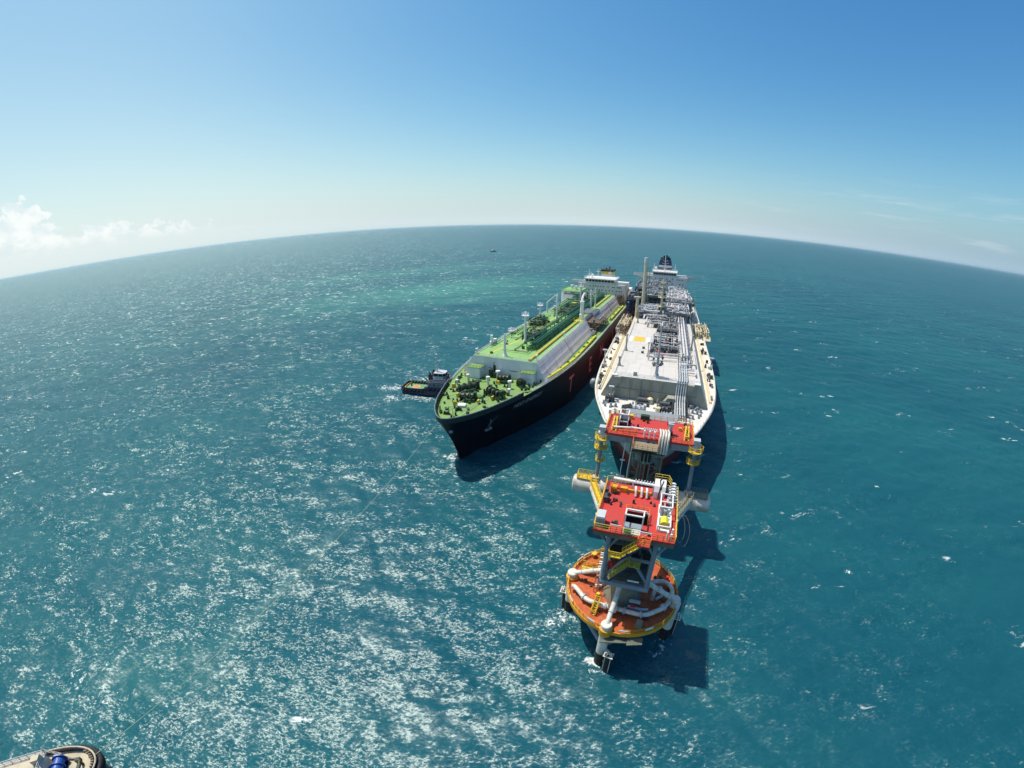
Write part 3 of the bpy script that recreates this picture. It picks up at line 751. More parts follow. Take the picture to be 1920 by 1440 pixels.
# compressor house on the trunk, left
m = MB(); m.prism([(-20.4, 178), (-18.2, 176.2), (-7.0, 176.6), (-7.0, 196), (-20.4, 196)], ZD-.1, 28.3)
ch = m.build('compressor_house', 'house_white', ship)
m = MB(); m.prism([(-20.6, 177.9), (-18.3, 176), (-6.8, 176.4), (-6.8, 196.2), (-20.6, 196.2)], 28.3, 28.5)
m.rail([(-20.4, 196, 28.5), (-20.4, 178, 28.5), (-18.2, 176.4, 28.5), (-7, 176.8, 28.5)], 1.1, 2, .06); m.build('roof', 'green_deck_top', ch)
m = MB(); m.box(-18.2, -7.2, 175.95, 176.3, 26.3, 26.7); m.box(-17, -16, 176.0, 176.4, 27.2, 27.7); m.box(-13.5, -10.5, 176.0, 176.5, 27.3, 27.6); m.build('wall_vent', 'dark_steel', ch, split=True)
m = MB(); m.lathe(-12, 186, [(.9, 28.5), (.9, 30), (1.2, 30.2), (1.2, 30.9)], 12); m.lathe(-16, 190, [(.9, 28.5), (.9, 30), (1.2, 30.2), (1.2, 30.9)], 12); m.build('ventilator', 'white', ch, split=True)

# ================================================================== the white regasification ship
FA = R(20.7); FO = (20.7, 53.5)
fs = thing('regasification_ship', 'white and beige gas ship crowded with grey process pipework, moored at the tower', 'ship', (FO[0], FO[1], 0), -FA)
FD, FT = 17.3, 25.0
FH = Hull([(0, 0), (.4, 2.6), (1.6, 5.6), (4, 9.2), (9.4, 13.6), (17, 16.2), (26, 19.1), (36, 21.2), (46, 22.2), (60, 23.0), (80, 23.2)],
          [(0, 0.3), (3, 1.6), (8, 4.2), (18, 9.2), (32, 15.2), (48, 20), (62, 22.4), (75, 23.2)],
          46.0, 50.5, 342.0, FD, flare=1.5, rake=1.2)
FH.mesh().build('hull', 'fsru_hull', fs, True)
FH.deckmesh(FD - .05, .1).build('main_deck', 'fsru_deck', fs)
fol = FH.outline(0.0)
m = MB()
for s in (1, -1): m.tube([(s*x, y, FD+.08) for x, y in fol], .24, 6)
m.build('gunwale', 'beige_deck', fs)
m = MB()
pts = [(x-.3, y, FD) for x, y in fol if y > 50][:34]
m.rail(pts, 1.1, 2.6, .05); m.cut(); m.rail([(-x, y, z) for x, y, z in pts], 1.1, 2.6, .05); m.build('deck_railing', 'grey_white', fs, split=True)
# beige side decks
m = MB()
for s in (1, -1):
    pr = [(x, y) for x, y in fol if 76 < y < 284]
    for (x0, y0), (x1, y1) in zip(pr[:-1], pr[1:]):
        m.add([(s*18.0, y0, FD), (s*(x0-.6), y0, FD), (s*(x1-.6), y1, FD), (s*18.0, y1, FD)], [(0, 1, 2, 3) if s > 0 else (3, 2, 1, 0)])
    m.cut()
m.build('side_deck', 'beige_deck', fs, split=True)
# trunk
FY0, FY1 = 75.0, 282.0
m = MB(); poly = [(-18.0, FD-.2), (18.0, FD-.2), (18.0, FD+.5), (14.7, FT), (-14.7, FT), (-18.0, FD+.5)]
m.prismy(poly, FY0, FY1); tk = m.build('trunk', 'beige_deck', fs)
m = MB(); m.add([(-17.9, FY0-.03, FD), (17.9, FY0-.03, FD), (17.9, FY0-.03, FD+.5), (14.65, FY0-.03, FT), (-14.65, FY0-.03, FT), (-17.9, FY0-.03, FD+.5)], [(0, 1, 2, 3, 4, 5)])
m.box(-14, 14, FY0-.3, FY0-.05, 20.6, 20.9)
m.build('front_wall', 'wall_olive', tk)
m = MB()
for x in (-12, -8.5, -5, -1.5, 2, 12): m.box(x-.1, x+.1, FY0-.5, FY0-.05, FD, FT-.2)
m.box(-14, -11.6, FY0-.9, FY0-.03, FT-2.2, FT-.05); m.box(10.6, 12.6, FY0-.9, FY0-.03, FT-2.2, FT-.05)
m.build('wall_stiffener', 'wall_olive', tk, split=True)
m = MB(); m.prismy([(2.2, FD), (6.6, FD), (6.6, FD+3.4), (4.4, FD+3.4)], 71.6, 74.6); bk = m.build('deck_tank', 'wall_olive', fs)
m = MB(); m.cyl((5.6, 71.5, FD+1.8), (5.6, 71.7, FD+1.8), .45, .45, 10); m.build('manhole', 'black', bk)
m = MB(); m.box(-14.6, 14.6, FY0, 168, FT, FT+.04); m.build('trunk_deck', 'fsru_top', fs)
m = MB(); m.box(-14.6, 14.6, 168, FY1, FT, FT+.04); m.build('trunk_deck', 'steel_grey', fs)
m = MB(); m.box(-14.8, -13.0, FY0-.1, FY0+1.6, FT+.05, FT+.3); m.box(12.6, 14.6, FY0-.1, FY0+1.6, FT+.05, FT+.3); m.build('bright_plate', 'white', fs, split=True)
m = MB(); m.box(-11.6, -6.9, 121.4, 129.6, FT+.045, FT+.055); m.build('deck_marking', 'yellow', fs)
m = MB(); m.box(-14.2, -12.2, 121.2, 129.8, FT+.045, FT+.052); m.box(-6.3, -4.2, 121.2, 129.8, FT+.045, FT+.052); m.build('deck_marking', 'white', fs, split=True)
m = MB(); m.rail([(-14.3, 160, FT), (-14.3, 76, FT), (14.3, 76, FT)], 1.1, 2.6, .05); m.build('trunk_railing', 'grey_white', fs)
# chamfer rails and longitudinal pipes on side decks
m = MB()
for s in (-1, 1):
    for x, r in ((18.9, .16), (19.5, .22)): m.cyl((s*x, 80, FD+.5), (s*x, 280, FD+.5), r, r, 6)
m.build('side_pipe', 'cream', fs, split=True)
m = MB(); rn = random.Random(5)
for k in range(50):
    s = rn.choice((-1, 1)); y = rn.uniform(84, 160); x = s*rn.uniform(19.8, FH.half(y, FD)-1.0)
    m.cbox(x, y, FD, rn.uniform(.4, 1.1), rn.uniform(.4, 1.6), rn.uniform(.4, 1.4))
m.build('deck_fitting', 'dark_steel', fs, split=True)
for x, y, z1 in ((-21.6, 105, 24.6), (22.2, 117.5, 22.4), (-14.4, 73.4, 21.6), (-22, 150, 23)):
    m = MB(); m.cyl((x, y, FD), (x, y, z1), .28, .2, 8); m.box(x-.9, x+.9, y-.5, y+.5, z1-.3, z1+.15); m.cyl((x, y, FD), (x+.9, y+.8, FD+2.4), .12, .12, 6); m.cbox(x, y+1.2, FD, 1.8, 1.6, 1.1)
    m.build('lamp_post', 'light_steel', fs)
# foredeck
for i, (x, y, s, rot) in enumerate(((-4.6, 66.0, 2.6, .1), (3.2, 67.4, 2.4, -.1), (-8.0, 64.5, 1.6, .6), (4.2, 62.6, 1.8, 0), (-14.4, 71.0, 1.6, .3))):
    m = MB(); machinery(m, x, y, FD, s, 80+i, rot, 2.6); m.build('mooring_winch', 'light_steel' if i in (0, 3) else 'dark_steel', fs)
for x, y in ((-3.7, 72.0), (3.7, 71.0)):
    m = MB(); m.prism([(x-2.2, y-1.8), (x+2.2, y-1.8), (x+1.7, y+1.8), (x-1.7, y+1.8)], FD, FD+1.2); m.cyl((x-1.6, y, FD+1.4), (x+1.6, y, FD+1.4), 1.0, 1.0, 12); m.build('winch_cover', 'dark_steel', fs)
m = MB(); m.lathe(-1.2, 73.6, [(1.0, FD), (1.0, FD+1.6), (.5, FD+2)], 12); m.lathe(1.6, 66.6, [(.8, FD), (.8, FD+1.8), (1.0, FD+2)], 12); m.build('hatch_trunk', 'cream', fs, split=True)
m = MB(); m.cbox(-2.4, 74.2, FD, 1.0, .7, 1.6); m.build('fire_locker', 'red', fs)
m = MB()
for x, y, r in ((-12.6, 67, .2), (-10.6, 61.6, .5), (13.6, 70, -.2), (12.0, 66, -.3), (-15.4, 69, .8), (15, 72, -.7), (-7.2, 58, .6), (8.5, 57.5, -.6), (11.4, 73.4, 0), (13.6, 73.6, 0)):
    bollard(m, x, y, FD, r, 1.2); m.cut()
for x, y in ((-21.2, 94), (-20.5, 86), (21.2, 96.5), (-19.4, 81), (20, 84), (20.8, 106)): bollard(m, x, y, FD, 1.5, 1.1); m.cut()
m.build('bollard', 'steel_grey', fs, split=True)
m = MB(); rn = random.Random(21)
for k in range(40):
    y = rn.uniform(56, 73); x = rn.uniform(-1, 1)*(FH.half(y, FD)-1.5); m.cbox(x, y, FD, rn.uniform(.3, .8), rn.uniform(.3, .8), rn.uniform(.3, 1.3), rn.uniform(0, 3))
m.build('deck_fitting', 'steel_grey', fs, split=True)
m = MB(); rn = random.Random(22)
for k in range(6):
    x, y = rn.uniform(-9, 8), rn.uniform(58, 73); m.cyl((x, y, FD), (x, y, FD+rn.uniform(1.6, 3)), .12, .12, 6)
m.build('deck_post', 'cream', fs, split=True)
# pipe bridge from the trunk down to the bow
m = MB()
for x in (7.0, 7.7, 8.5, 9.3, 10.0):
    m.tube([(x, 63, 19.0), (x, 72.5, 19.4), (x, 74.2, 21), (x, 75.4, 25.6), (x, 77, 26.3), (x, 98, 26.3)], .24, 8)
m.build('export_pipe', 'light_steel', fs, split=True)
m = MB()
for y in np.arange(62, 74, 2.0):
    for x in (6.4, 10.6): m.cyl((x, y, FD), (x, y, 20.2), .14, .14, 6)
    m.cbox(8.5, y, 18.5, 4.4, .2, .2)
m.rail([(6.2, 62, 19.3), (6.2, 73, 19.3)], 1.1, 1.6, .06); m.rail([(10.8, 62, 19.3), (10.8, 73, 19.3)], 1.1, 1.6, .06)
m.build('pipe_support', 'dark_steel', fs)
# pipe rack down the right side of the trunk
m = MB(); g = MB()
for i, (x, z, r) in enumerate(((7.8, 1.4, .32), (8.7, 1.4, .25), (9.5, 1.4, .38), (10.5, 1.4, .3), (11.4, 1.4, .22), (8.2, 3.0, .3), (9.4, 3.0, .42), (10.6, 3.0, .3))):
    m.cyl((x, 88+i*1.3, FT+z), (x, 276, FT+z), r, r, 8)
for k in range(31):
    y = 90 + 6*k
    for x in (7.2, 12.0): g.cbox(x, y, FT, .25, .25, 3.8)
    for z in (.9, 2.5): g.cbox(9.6, y, FT+z, 5.0, .22, .22)
    g.cut()
m.build('cargo_pipe', 'sail_grey', fs, split=True); g.build('pipe_support', 'steel_grey', fs, split=True)
m = MB()
for a in ([(-3.8, 96, 1.6), (8.6, 98, 1.6), (11, 101, 1.6), (11, 112, 1.6)], [(-3.8, 97.2, 2.4), (7, 99.5, 2.4), (9.8, 103, 2.4)], [(8.2, 90, 1.5), (13.4, 92, 1.5), (13.4, 110, 1.5)], [(-3.8, 96, .3), (-3.8, 96, 4), (-3.8, 100, 5.4), (-4.2, 112, 5.4)], [(8, 84, 1), (13, 84, 1)], [(8, 86.5, 1), (13.2, 87, 1)], [(13.2, 82, 1), (13.2, 88, 1)]):
    m.tube([(x, y, FT+z) for x, y, z in a], .3, 8)
m.build('cross_pipe', 'sail_grey', fs, split=True)
# tank domes: dense grey equipment
for (x, y, sx, sy, sdn) in ((2.2, 114, 5.6, 9.5, 21), (2.6, 142, 4.4, 7, 22), (1.5, 158, 8, 8, 23)):
    m = MB(); m.lathe(x, y, [(2.3, FT), (2.3, FT+1.6), (1.2, FT+2.1)], 14)
    pipe_field(m, x-sx, x+sx, y-sy, y+sy, FT+.3, FT+3.6, 34, sdn, (.12, .28))
    rn = random.Random(sdn)
    for k in range(18): m.cbox(x+rn.uniform(-sx, sx), y+rn.uniform(-sy, sy), FT, rn.uniform(.6, 2), rn.uniform(.6, 2), rn.uniform(1, 3))
    m.build('tank_dome', 'dark_steel', fs)
    m = MB(); pipe_field(m, x-sx, x+sx, y-sy, y+sy, FT+2, FT+4.6, 16, sdn+5, (.1, .24), False)
    m.rail([(x-sx, y-sy, FT+2.8), (x+sx, y-sy, FT+2.8), (x+sx, y+sy, FT+2.8), (x-sx, y+sy, FT+2.8)], 1.1, 1.5, .05, closed=True)
    m.build('dome_pipes', 'sail_grey', fs)
m = MB(); m.cbox(-.6, 101.6, FT, 1.2, 1.2, 2.6); m.cbox(.8, 102.6, FT, 1.6, .8, 1.6); m.build('pump', 'red', fs, split=True)
m = MB(); m.cbox(1.4, 129, FT, 1.6, 1.1, .7); m.cbox(-6.6, 111, FT, 1.0, .8, .8); m.cbox(-6.6, 104.4, FT, 1.0, .8, .8); m.cbox(-7.2, 77.2, FT, 1.2, 1, 1.1); m.cbox(11, 120, FT, 1.5, 2, 1); m.build('deck_locker', 'dark_steel', fs, split=True)
def fmast(x, y, z1, r0, r1, mat='cream', plats=(), name='mast', spread=1.9):
    m = MB(); m.cyl((x, y, FT), (x, y, FT+1.4), r0*spread, r0, 10); m.cyl((x, y, FT+1.4), (x, y, z1), r0, r1, 12)
    o = m.build(name, mat, fs)
    for z, pr in plats:
        m = MB(); m.lathe(x, y, [(r1, z-.2), (pr, z), (pr, z+.2), (r1, z+.2)], 12)
        m.rail([(x+pr*math.cos(R(a)), y+pr*math.sin(R(a)), z+.2) for a in range(0, 360, 45)], 1.0, 1.5, .06, closed=True); m.build('mast_platform', mat, o)
    return o
o = fmast(-.2, 78.7, 42.6, .55, .18, 'light_steel', ((29.2, 1.6), (32, 1.3)), 'foremast', 2.2)
m = MB(); rn = random.Random(4)
for k in range(12): m.cbox(-.2+rn.uniform(-1.7, 1.7), 78.7+rn.uniform(-1, 1), FT+3.0+rn.uniform(0, 4), rn.uniform(.3, .9), rn.uniform(.3, .9), rn.uniform(.4, 1))
m.build('floodlight', 'mud_green', o, split=True)
for x, y, z1 in ((-13.3, 105.5, 31.4), (-13.7, 86, 28), (13.0, 116, 31.2), (-4.2, 100.4, 30.4), (8.6, 95, 29), (-12.6, 158, 33)):
    m = MB(); m.cyl((x, y, FT), (x, y, FT+1.3), .8, .36, 10); m.cyl((x, y, FT+1.3), (x, y, z1), .34, .3, 8); m.cyl((x, y, z1), (x, y, z1+.4), .6, .5, 10); m.build('vent_post', 'wall_olive', fs)
o = fmast(-1.4, 177.9, 46.4, .85, .35, 'cream', ((31, 2.4), (36, 2.2), (38.5, 1.6), (41.4, 1.4), (44, 1.2)), 'vent_mast', 1.6)
m = MB(); m.cyl((-12.3, 192.3, FT-2), (-12.3, 192.3, 53.6), 1.15, .85, 16); vs_ = m.build('vent_stack', 'cream', fs)
m = MB(); m.cyl((-12.3, 192.3, 53.6), (-12.3, 192.3, 56.2), .98, .95, 16); m.build('stack_top', 'white', vs_)
m = MB()
for k in range(11):
    z = 28 + 2.2*k; m.cbox(-10.4, 192.3, z, 1.6, 1.6, .15); m.rail([(-9.6, 191.6, z), (-9.6, 193, z)], 1, 1.4, .06)
for dx in (-9.7, -11.0): m.cyl((dx, 191.6, 26), (dx, 191.6, 51), .12, .12, 6)
m.build('stack_ladder', 'olive_steel', vs_)
m = MB(); m.cyl((-15.6, 190.7, FD), (-15.6, 190.7, 32.6), .9, .9, 12); m.box(-17.8, -13.8, 189.9, 191.5, 32.6, 33.4); m.build('crane_post', 'cream', fs)
# regasification modules
def module(x0, x1, y0, y1, z0, floors, fh, seed, frame, pipes, dens=26):
    m = MB()
    nx = max(1, round((x1-x0)/5)); ny = max(1, round((y1-y0)/5))
    for i in range(nx+1):
        for j in range(ny+1):
            m.cbox(x0+(x1-x0)*i/nx, y0+(y1-y0)*j/ny, z0, .35, .35, floors*fh)
    for f in range(1, floors+1):
        z = z0+f*fh
        m.box(x0-.2, x1+.2, y0-.2, y1+.2, z-.12, z)
        m.rail([(x0, y0, z), (x1, y0, z), (x1, y1, z), (x0, y1, z)], 1.1, 1.8, .06, closed=True)
    for i in range(nx):
        xa, xb = x0+(x1-x0)*i/nx, x0+(x1-x0)*(i+1)/nx
        for f in range(floors): m.bar((xa, y0, z0+f*fh), (xb, y0, z0+(f+1)*fh), .18)
    o = m.build('process_module', frame, fs)
    m = MB(); rn = random.Random(seed)
    for f in range(floors+1):
        pipe_field(m, x0, x1, y0, y1, z0+f*fh+.2, z0+f*fh+2.4, dens, seed+f, (.14, .34))
    m.build('process_pipes', pipes, o)
    m = MB()
    for k in range(int(dens*.6)):
        x, y = rn.uniform(x0+1, x1-1), rn.uniform(y0+1, y1-1); z = z0+rn.randint(0, floors)*fh
        t = rn.random()
        if t < .4: m.cyl((x, y, z), (x, y, z+rn.uniform(1.2, 3)), rn.uniform(.4, .9), rn.uniform(.4, .9), 10)
        elif t < .75: m.cyl((x-1.4, y, z+1.1), (x+1.4, y, z+1.1), rn.uniform(.5, .9), rn.uniform(.5, .9), 10)
        else: m.cbox(x, y, z, rn.uniform(.8, 2.2), rn.uniform(.8, 2.2), rn.uniform(.8, 2.2))
    m.build('process_vessel', 'light_steel' if pipes != 'dark_steel' else 'steel_grey', o, split=True)
module(-14, -3, 170, 186, FT, 1, 3.6, 301, 'steel_grey', 'light_steel', 30)
module(0.5, 14, 168, 192, FT, 1, 4.0, 311, 'dark_steel', 'sail_grey', 36)
module(-22.4, -14.5, 198, 226, FD, 3, 4.2, 321, 'navy', 'dark_steel', 26)
module(-12, -1, 200, 224, FT, 2, 3.6, 331, 'dark_steel', 'steel_grey', 30)
module(1, 16, 196, 226, FT, 2, 3.2, 341, 'steel_grey', 'sail_grey', 40)
module(-20, 0, 230, 272, FT-1, 2, 4.2, 351, 'dark_steel', 'steel_grey', 40)
module(2, 16, 230, 272, FT, 1, 4.0, 361, 'dark_steel', 'light_steel', 44)
m = MB(); m.box(-9.4, -3.6, 187, 191, FT, FT+4.4); m.build('control_cabin', 'light_steel', fs)
m = MB(); m.cyl((-9.6, 170, FT+4.6), (-2, 170, FT+4.6), .5, .5, 10); m.tube([(-9.6, 156, FT+3), (-9.6, 165, FT+3), (-8.2, 167, FT+3), (2, 167, FT+3)], .45, 10); m.tube([(-8, 150, FT+2.4), (-8, 163, FT+2.4), (-1, 163, FT+2.4), (-1, 151, FT+2.4), (-8, 150.2, FT+2.4)], .4, 10); m.build('suction_pipe', 'sail_grey', fs, split=True)
m = MB(); m.cyl((-14, 172.4, FT), (-14, 172.4, FT+3), .9, .9, 10); m.cbox(-13, 174, FT, 2, 2, 2.6); m.build('air_tank', 'amber', fs)
# left manifold with curved rails, right manifold platform on its sponson
m = MB(); pipe_field(m, -23, -17.6, 158, 196, FD+.2, FD+4.6, 46, 401, (.12, .3)); m.build('manifold_pipes', 'brown', fs)
m = MB(); pipe_field(m, -23, -17.6, 160, 194, FD+2, FD+6, 16, 402, (.12, .26), False)
for k in range(4): m.tube(smooth_path([(-23.6, 166+4*k, FD-3), (-24.2, 166+4*k, FD+2), (-22.5, 166+4*k, FD+4.4), (-18, 166+4*k, FD+4)]), .3, 8)
m.build('loading_arms', 'cream', fs)
m = MB(); m.prismx([(166, FD-.3), (196, FD-.3), (196, FD), (166, FD)], 22.0, 26.6)
for y in (167, 172, 177, 182, 188, 194): m.bar((22.8, y, FD-5.5), (26.2, y, FD-.4), .35)
m.rail([(22, 166, FD), (26.4, 166, FD), (26.4, 196, FD)], 1.1, 1.8, .06); sp_ = m.build('side_platform', 'cream', fs)
m = MB(); pipe_field(m, 17.8, 26, 168, 196, FD+.2, FD+3.8, 44, 411, (.14, .34)); rn = random.Random(8)
m.build('manifold_pipes', 'cream', fs)
m = MB(); m.sphere((24.2, 178, FD+1.8), 1.8, 12); m.cbox(23, 184, FD, 3, 3, 2.4); m.cbox(22, 190, FD, 2, 3, 3); m.build('hose_reel', 'dark_steel', sp_, split=True)
m = MB()
m.prismy([(18.2, FD+.2), (21.8, FD+.2), (21.8, FD+2.4), (20.8, FD+3.6), (19.2, FD+3.6), (18.2, FD+2.4)], 211, 246); m.build('pipe_hood', 'tank_white', fs)
m = MB(); pipe_field(m, 17, 22.5, 248, 282, FD, FD+5, 30, 421, (.14, .3)); m.build('utility_pipes', 'olive_steel', fs)
lifeboat((FO, FA), 20.6, 261, FD+.4, 10.0, 'navy', 'dark blue lifeboat near the white ship\'s stern, aft of the long beige pipe hood', 'cream')
# accommodation block
HF = 284.0
m = MB(); m.box(-17, 16.6, HF, HF+20, FD-.2, 36.2); m.box(-18, 17.6, HF+10, HF+44, FD-.2, 27)
hf = m.build('accommodation_block', 'house_white', fs)
m = MB(); m.box(-10.6, 7.8, HF+.6, HF+14, 36.2, 39.4); bf = m.build('bridge', 'house_white', hf)
m = MB(); m.box(-11.4, 8.6, HF-.3, HF+15, 39.4, 39.8); m.rail([(-11.2, HF, 39.8), (8.4, HF, 39.8), (8.4, HF+14.8, 39.8), (-11.2, HF+14.8, 39.8)], 1.1, 2, .06, closed=True); m.build('roof', 'white', bf)
m = MB()
for k in range(9): m.box(-10.2+2.0*k, -10.2+2.0*k+1.65, HF+.48, HF+.6, 37.3, 38.8)
m.build('bridge_window', 'glass_dark', bf, split=True)
m = MB(); m.prism([(-26, HF+2.6), (-24.6, HF+1.4), (21.4, HF+1.4), (23, HF+2.6), (23, HF+4.4), (-26, HF+4.4)], 36.2, 36.6)
for s, xa, xb, xt in ((-1, -17, -10.6, -26), (1, 16.6, 7.8, 23)):
    m.box(min(xb, xt), max(xb, xt), HF+1.4, HF+1.6, 36.6, 37.8)
    m.prismy([(xa, 33.2), (xa, 36.2), (xt, 36.2)] if s > 0 else [(xa, 33.2), (xt, 36.2), (xa, 36.2)], HF+2.4, HF+3.2)
m.build('bridge_wing', 'house_white', hf)
for z, xs in ((34.0, (-15, -13.4, -8.6, -5.2, -3.6, .2, 4.6, 8.6, 10.4, 12.2)), (32.4, (-6, -4.4, -1, .6, 2, 3)), (30.4, (-8.8, -5.4, -3, -1, 1, 4.6, 10.6, 13)), (26.6, (-6.6, -3, 4, 10, 12.6))):
    for x in xs:
        m = MB(); m.box(x, x+.8, HF-.06, HF+.02, z, z+.85); m.build('window', 'glass_dark', hf)
for x in (-10.2, 6.6):
    m = MB(); m.cyl((x, HF+9, 39.8), (x, HF+9, 45.6), .28, .16, 8); m.bar((x-.7, HF+9, 43), (x+.7, HF+9, 43), .2); m.build('signal_mast', 'white', hf)
m = MB(); m.sphere((-8.6, HF+8, 42.0), 1.0, 12); m.cyl((-8.6, HF+8, 39.8), (-8.6, HF+8, 41.2), .3, .3, 8); m.build('radar_dome', 'white', hf)
m = MB(); m.cyl((-1.6, HF+5, 39.8), (-1.6, HF+5, 51.6), .42, .2, 8)
for z, wd in ((42, 1.8), (46.2, 2.6), (48.2, 2.0)): m.bar((-1.6, HF+5, z-.8), (-1.6-wd, HF+5, z+.3), .25); m.bar((-1.6, HF+5, z-.8), (-1.6+wd, HF+5, z+.3), .25)
m.build('radar_mast', 'white', hf)
m = MB(); m.prismy([(-7.6, 27), (4.4, 27), (3.7, 43.4), (-6.9, 43.4)], HF+20, HF+32); ff = m.build('funnel', 'house_white', fs)
m = MB(); m.prismy([(-7.0, 43.4), (3.8, 43.4), (3.2, 47.6), (-6.2, 47.6)], HF+19.9, HF+32.1); m.prismy([(-7.5, 39.5), (4.3, 39.5), (4.2, 41.4), (-7.3, 41.4)], HF+19.86, HF+32.14); m.build('funnel_band', 'navy', ff)
m = MB()
for x, h in ((-4.8, 49.6), (-3, 51), (-.8, 51.6), (.8, 50.6), (2.0, 49.2)): m.cyl((x, HF+25, 47.6), (x, HF+25, h), .75, .7, 10)
m.build('exhaust_pipe', 'black', ff, split=True)
# bow mooring platform carried over the bow
PZ = 28.0
m = MB(); m.box(-10.3, 10.2, 28.2, 38.6, PZ-.5, PZ); pf = m.build('mooring_platform', 'red_deck', fs)
m = MB()
for y in (28.6, 33.4, 38.2): m.box(-10.2, 10.1, y-.3, y+.3, PZ-2.0, PZ-.5)
for x in (-9.8, -5, 0, 5, 9.7): m.box(x-.25, x+.25, 28.3, 38.5, PZ-1.7, PZ-.55)
for s in (-1, 1):
    m.cyl((s*8.6, 31, PZ-1.6), (s*4.4, 52, FD-2.5), .6, .6, 10); m.cyl((s*6.5, 38, PZ-1.6), (s*6.0, 53, FD), .6, .6, 10); m.cyl((s*4.4, 37.5, PZ-2), (s*3.2, 50, 7), .5, .5, 8)
m.prism([(-6, 38), (6, 38), (7.5, 54), (-7.5, 54)], PZ-5.6, PZ-4.8)
m.build('platform_girder', 'steel_grey', pf)
m = MB(); m.cut(); m.rail([(-10.1, 28.3, PZ), (-3.2, 28.3, PZ)], 1.2, 1.3, .07, 3); m.cut(); m.rail([(3.4, 28.3, PZ), (10, 28.3, PZ)], 1.2, 1.3, .07, 3); m.cut(); m.rail([(-6, 29.2, PZ), (-3, 29.2, PZ)], 1.2, 1.3, .07, 3)
m.cut(); m.rail([(-3.4, 24.6, PZ-1), (2.2, 24.6, PZ-1), (2.2, 28, PZ-1)], 1.2, 1.2, .07, 3); m.cut(); m.rail([(-3.4, 28, PZ-1), (-3.4, 24.6, PZ-1)], 1.2, 1.2, .07, 3); m.cut(); m.rail([(2.2, 29.6, PZ), (4.4, 29.6, PZ)], 1.2, 1.2, .08, 3)
m.build('platform_railing', 'orange', pf, split=True)
m = MB(); m.cut(); m.rail([(-10.1, 38.4, PZ), (-10.1, 28.3, PZ)], 1.2, 1.5, .07); m.cut(); m.rail([(10, 28.3, PZ), (10, 38.4, PZ), (-10.1, 38.4, PZ)], 1.2, 1.5, .07); m.build('platform_railing', 'amber', pf, split=True)
m = MB(); m.box(-3.5, 2.3, 24.5, 28.1, PZ-1.15, PZ-1.0); m.build('service_basket', 'olive_steel', pf)
for x in (-8.3, 8.4):
    m = MB()
    for dx in (-.5, .5):
        m.bar((x+dx, 29.4, PZ), (x+dx*.6, 32.6, PZ+2.3), .3); m.bar((x+dx*.6, 32.6, PZ+2.3), (x+dx, 36, PZ), .3)
    for k in range(5): m.bar((x-.5, 30+k*1.2, PZ+.9), (x+.5, 30+k*1.2, PZ+.9), .2)
    m.cyl((x, 30, PZ+.5), (x, 35.6, PZ+.7), .22, .22, 8); m.build('lifting_frame', 'yellow', pf)
m = MB(); X0, X1, Y0, Y1 = -7.4, -5.4, 31.8, 34.6
for x in (X0, X1):
    for y in (Y0, Y1): m.cbox(x, y, PZ, .22, .22, 3.5)
for z in (1.6, 3.4):
    m.bar((X0, Y0, PZ+z), (X1, Y0, PZ+z), .22); m.bar((X0, Y1, PZ+z), (X1, Y1, PZ+z), .22); m.bar((X0, Y0, PZ+z), (X0, Y1, PZ+z), .22); m.bar((X1, Y0, PZ+z), (X1, Y1, PZ+z), .22)
CO = (-6.4, 33.2, PZ)
cg = thing('equipment_cage', 'open white frame cage with a dark power pack on the red bow platform', 'equipment cage', at((FO, FA), *CO), -FA)
m.build('frame', 'white', cg, org=CO)
m = MB(); m.cbox(-6.4, 33.2, PZ, 1.5, 2.2, 2.2); m.build('power_pack', 'dark_steel', cg, org=CO)
m = MB(); m.cyl((4.6, 31.8, PZ), (4.6, 31.8, PZ+2.4), .5, .4, 10); m.cbox(4.6, 31.8, PZ+2.4, 1.3, 1.3, .5); m.cyl((4.0, 31.8, PZ+2.9), (5.4, 31.8, PZ+3.1), .25, .25, 8); m.build('pedestal', 'light_steel', pf)
m = MB(); m.tube([(-8.4, 29.9, PZ+.9), (-4.6, 30.2, PZ+1.1), (-4.2, 30.4, PZ+1.1), (1.8, 30.2, PZ+1.1)], .22, 8)
for k in range(8): m.cyl((-1.4+.42*k, 30.2, PZ+1.1), (-1.4+.42*k, 30.2, PZ+1.6), .12, .12, 6)
for x in (-1.2, .0, 1.1): m.cyl((x, 28.7, PZ), (x, 28.7, PZ+1.5), .2, .2, 8); m.cyl((x, 28.7, PZ+1.5), (x, 28.2, PZ+1.9), .22, .22, 8)
m.build('platform_pipe', 'white', pf)
for k in range(4):
    x = 2.5+.62*k
    m = MB(); m.tube(smooth_path([(x-.2, 31.5, PZ+1.0), (x, 29.5, PZ+1.5), (x, 28.0, PZ+.9), (x-.05, 27.4, PZ-1.2), (x-.1, 27.5, PZ-3.0)]), .26, 8); m.build('gas_hose', 'tower_white', pf)
m = MB(); rn = random.Random(31)
for k in range(16): m.cbox(rn.uniform(-9, 9), rn.uniform(30.6, 37.6), PZ, rn.uniform(.3, .7), rn.uniform(.3, .7), rn.uniform(.3, .9))
m.build('platform_fitting', 'black', pf, split=True)
m = MB(); m.cbox(-1.6, 38.0, PZ, 2.2, 1.0, 1.1); m.build('winch', 'green_dark', pf)
m = MB(); m.cbox(-5.2, 37.4, PZ, 1.4, .8, 1.0); m.cbox(7.0, 34.4, PZ, .7, .5, .8); m.build('tool_box', 'yellow', pf, split=True)
m = MB()
for k in range(6): m.box(3.6, 5.2, 30.2, 30.9, PZ, PZ+1.3) if k == 0 else None
m.build('valve_cabinet', 'black', pf)
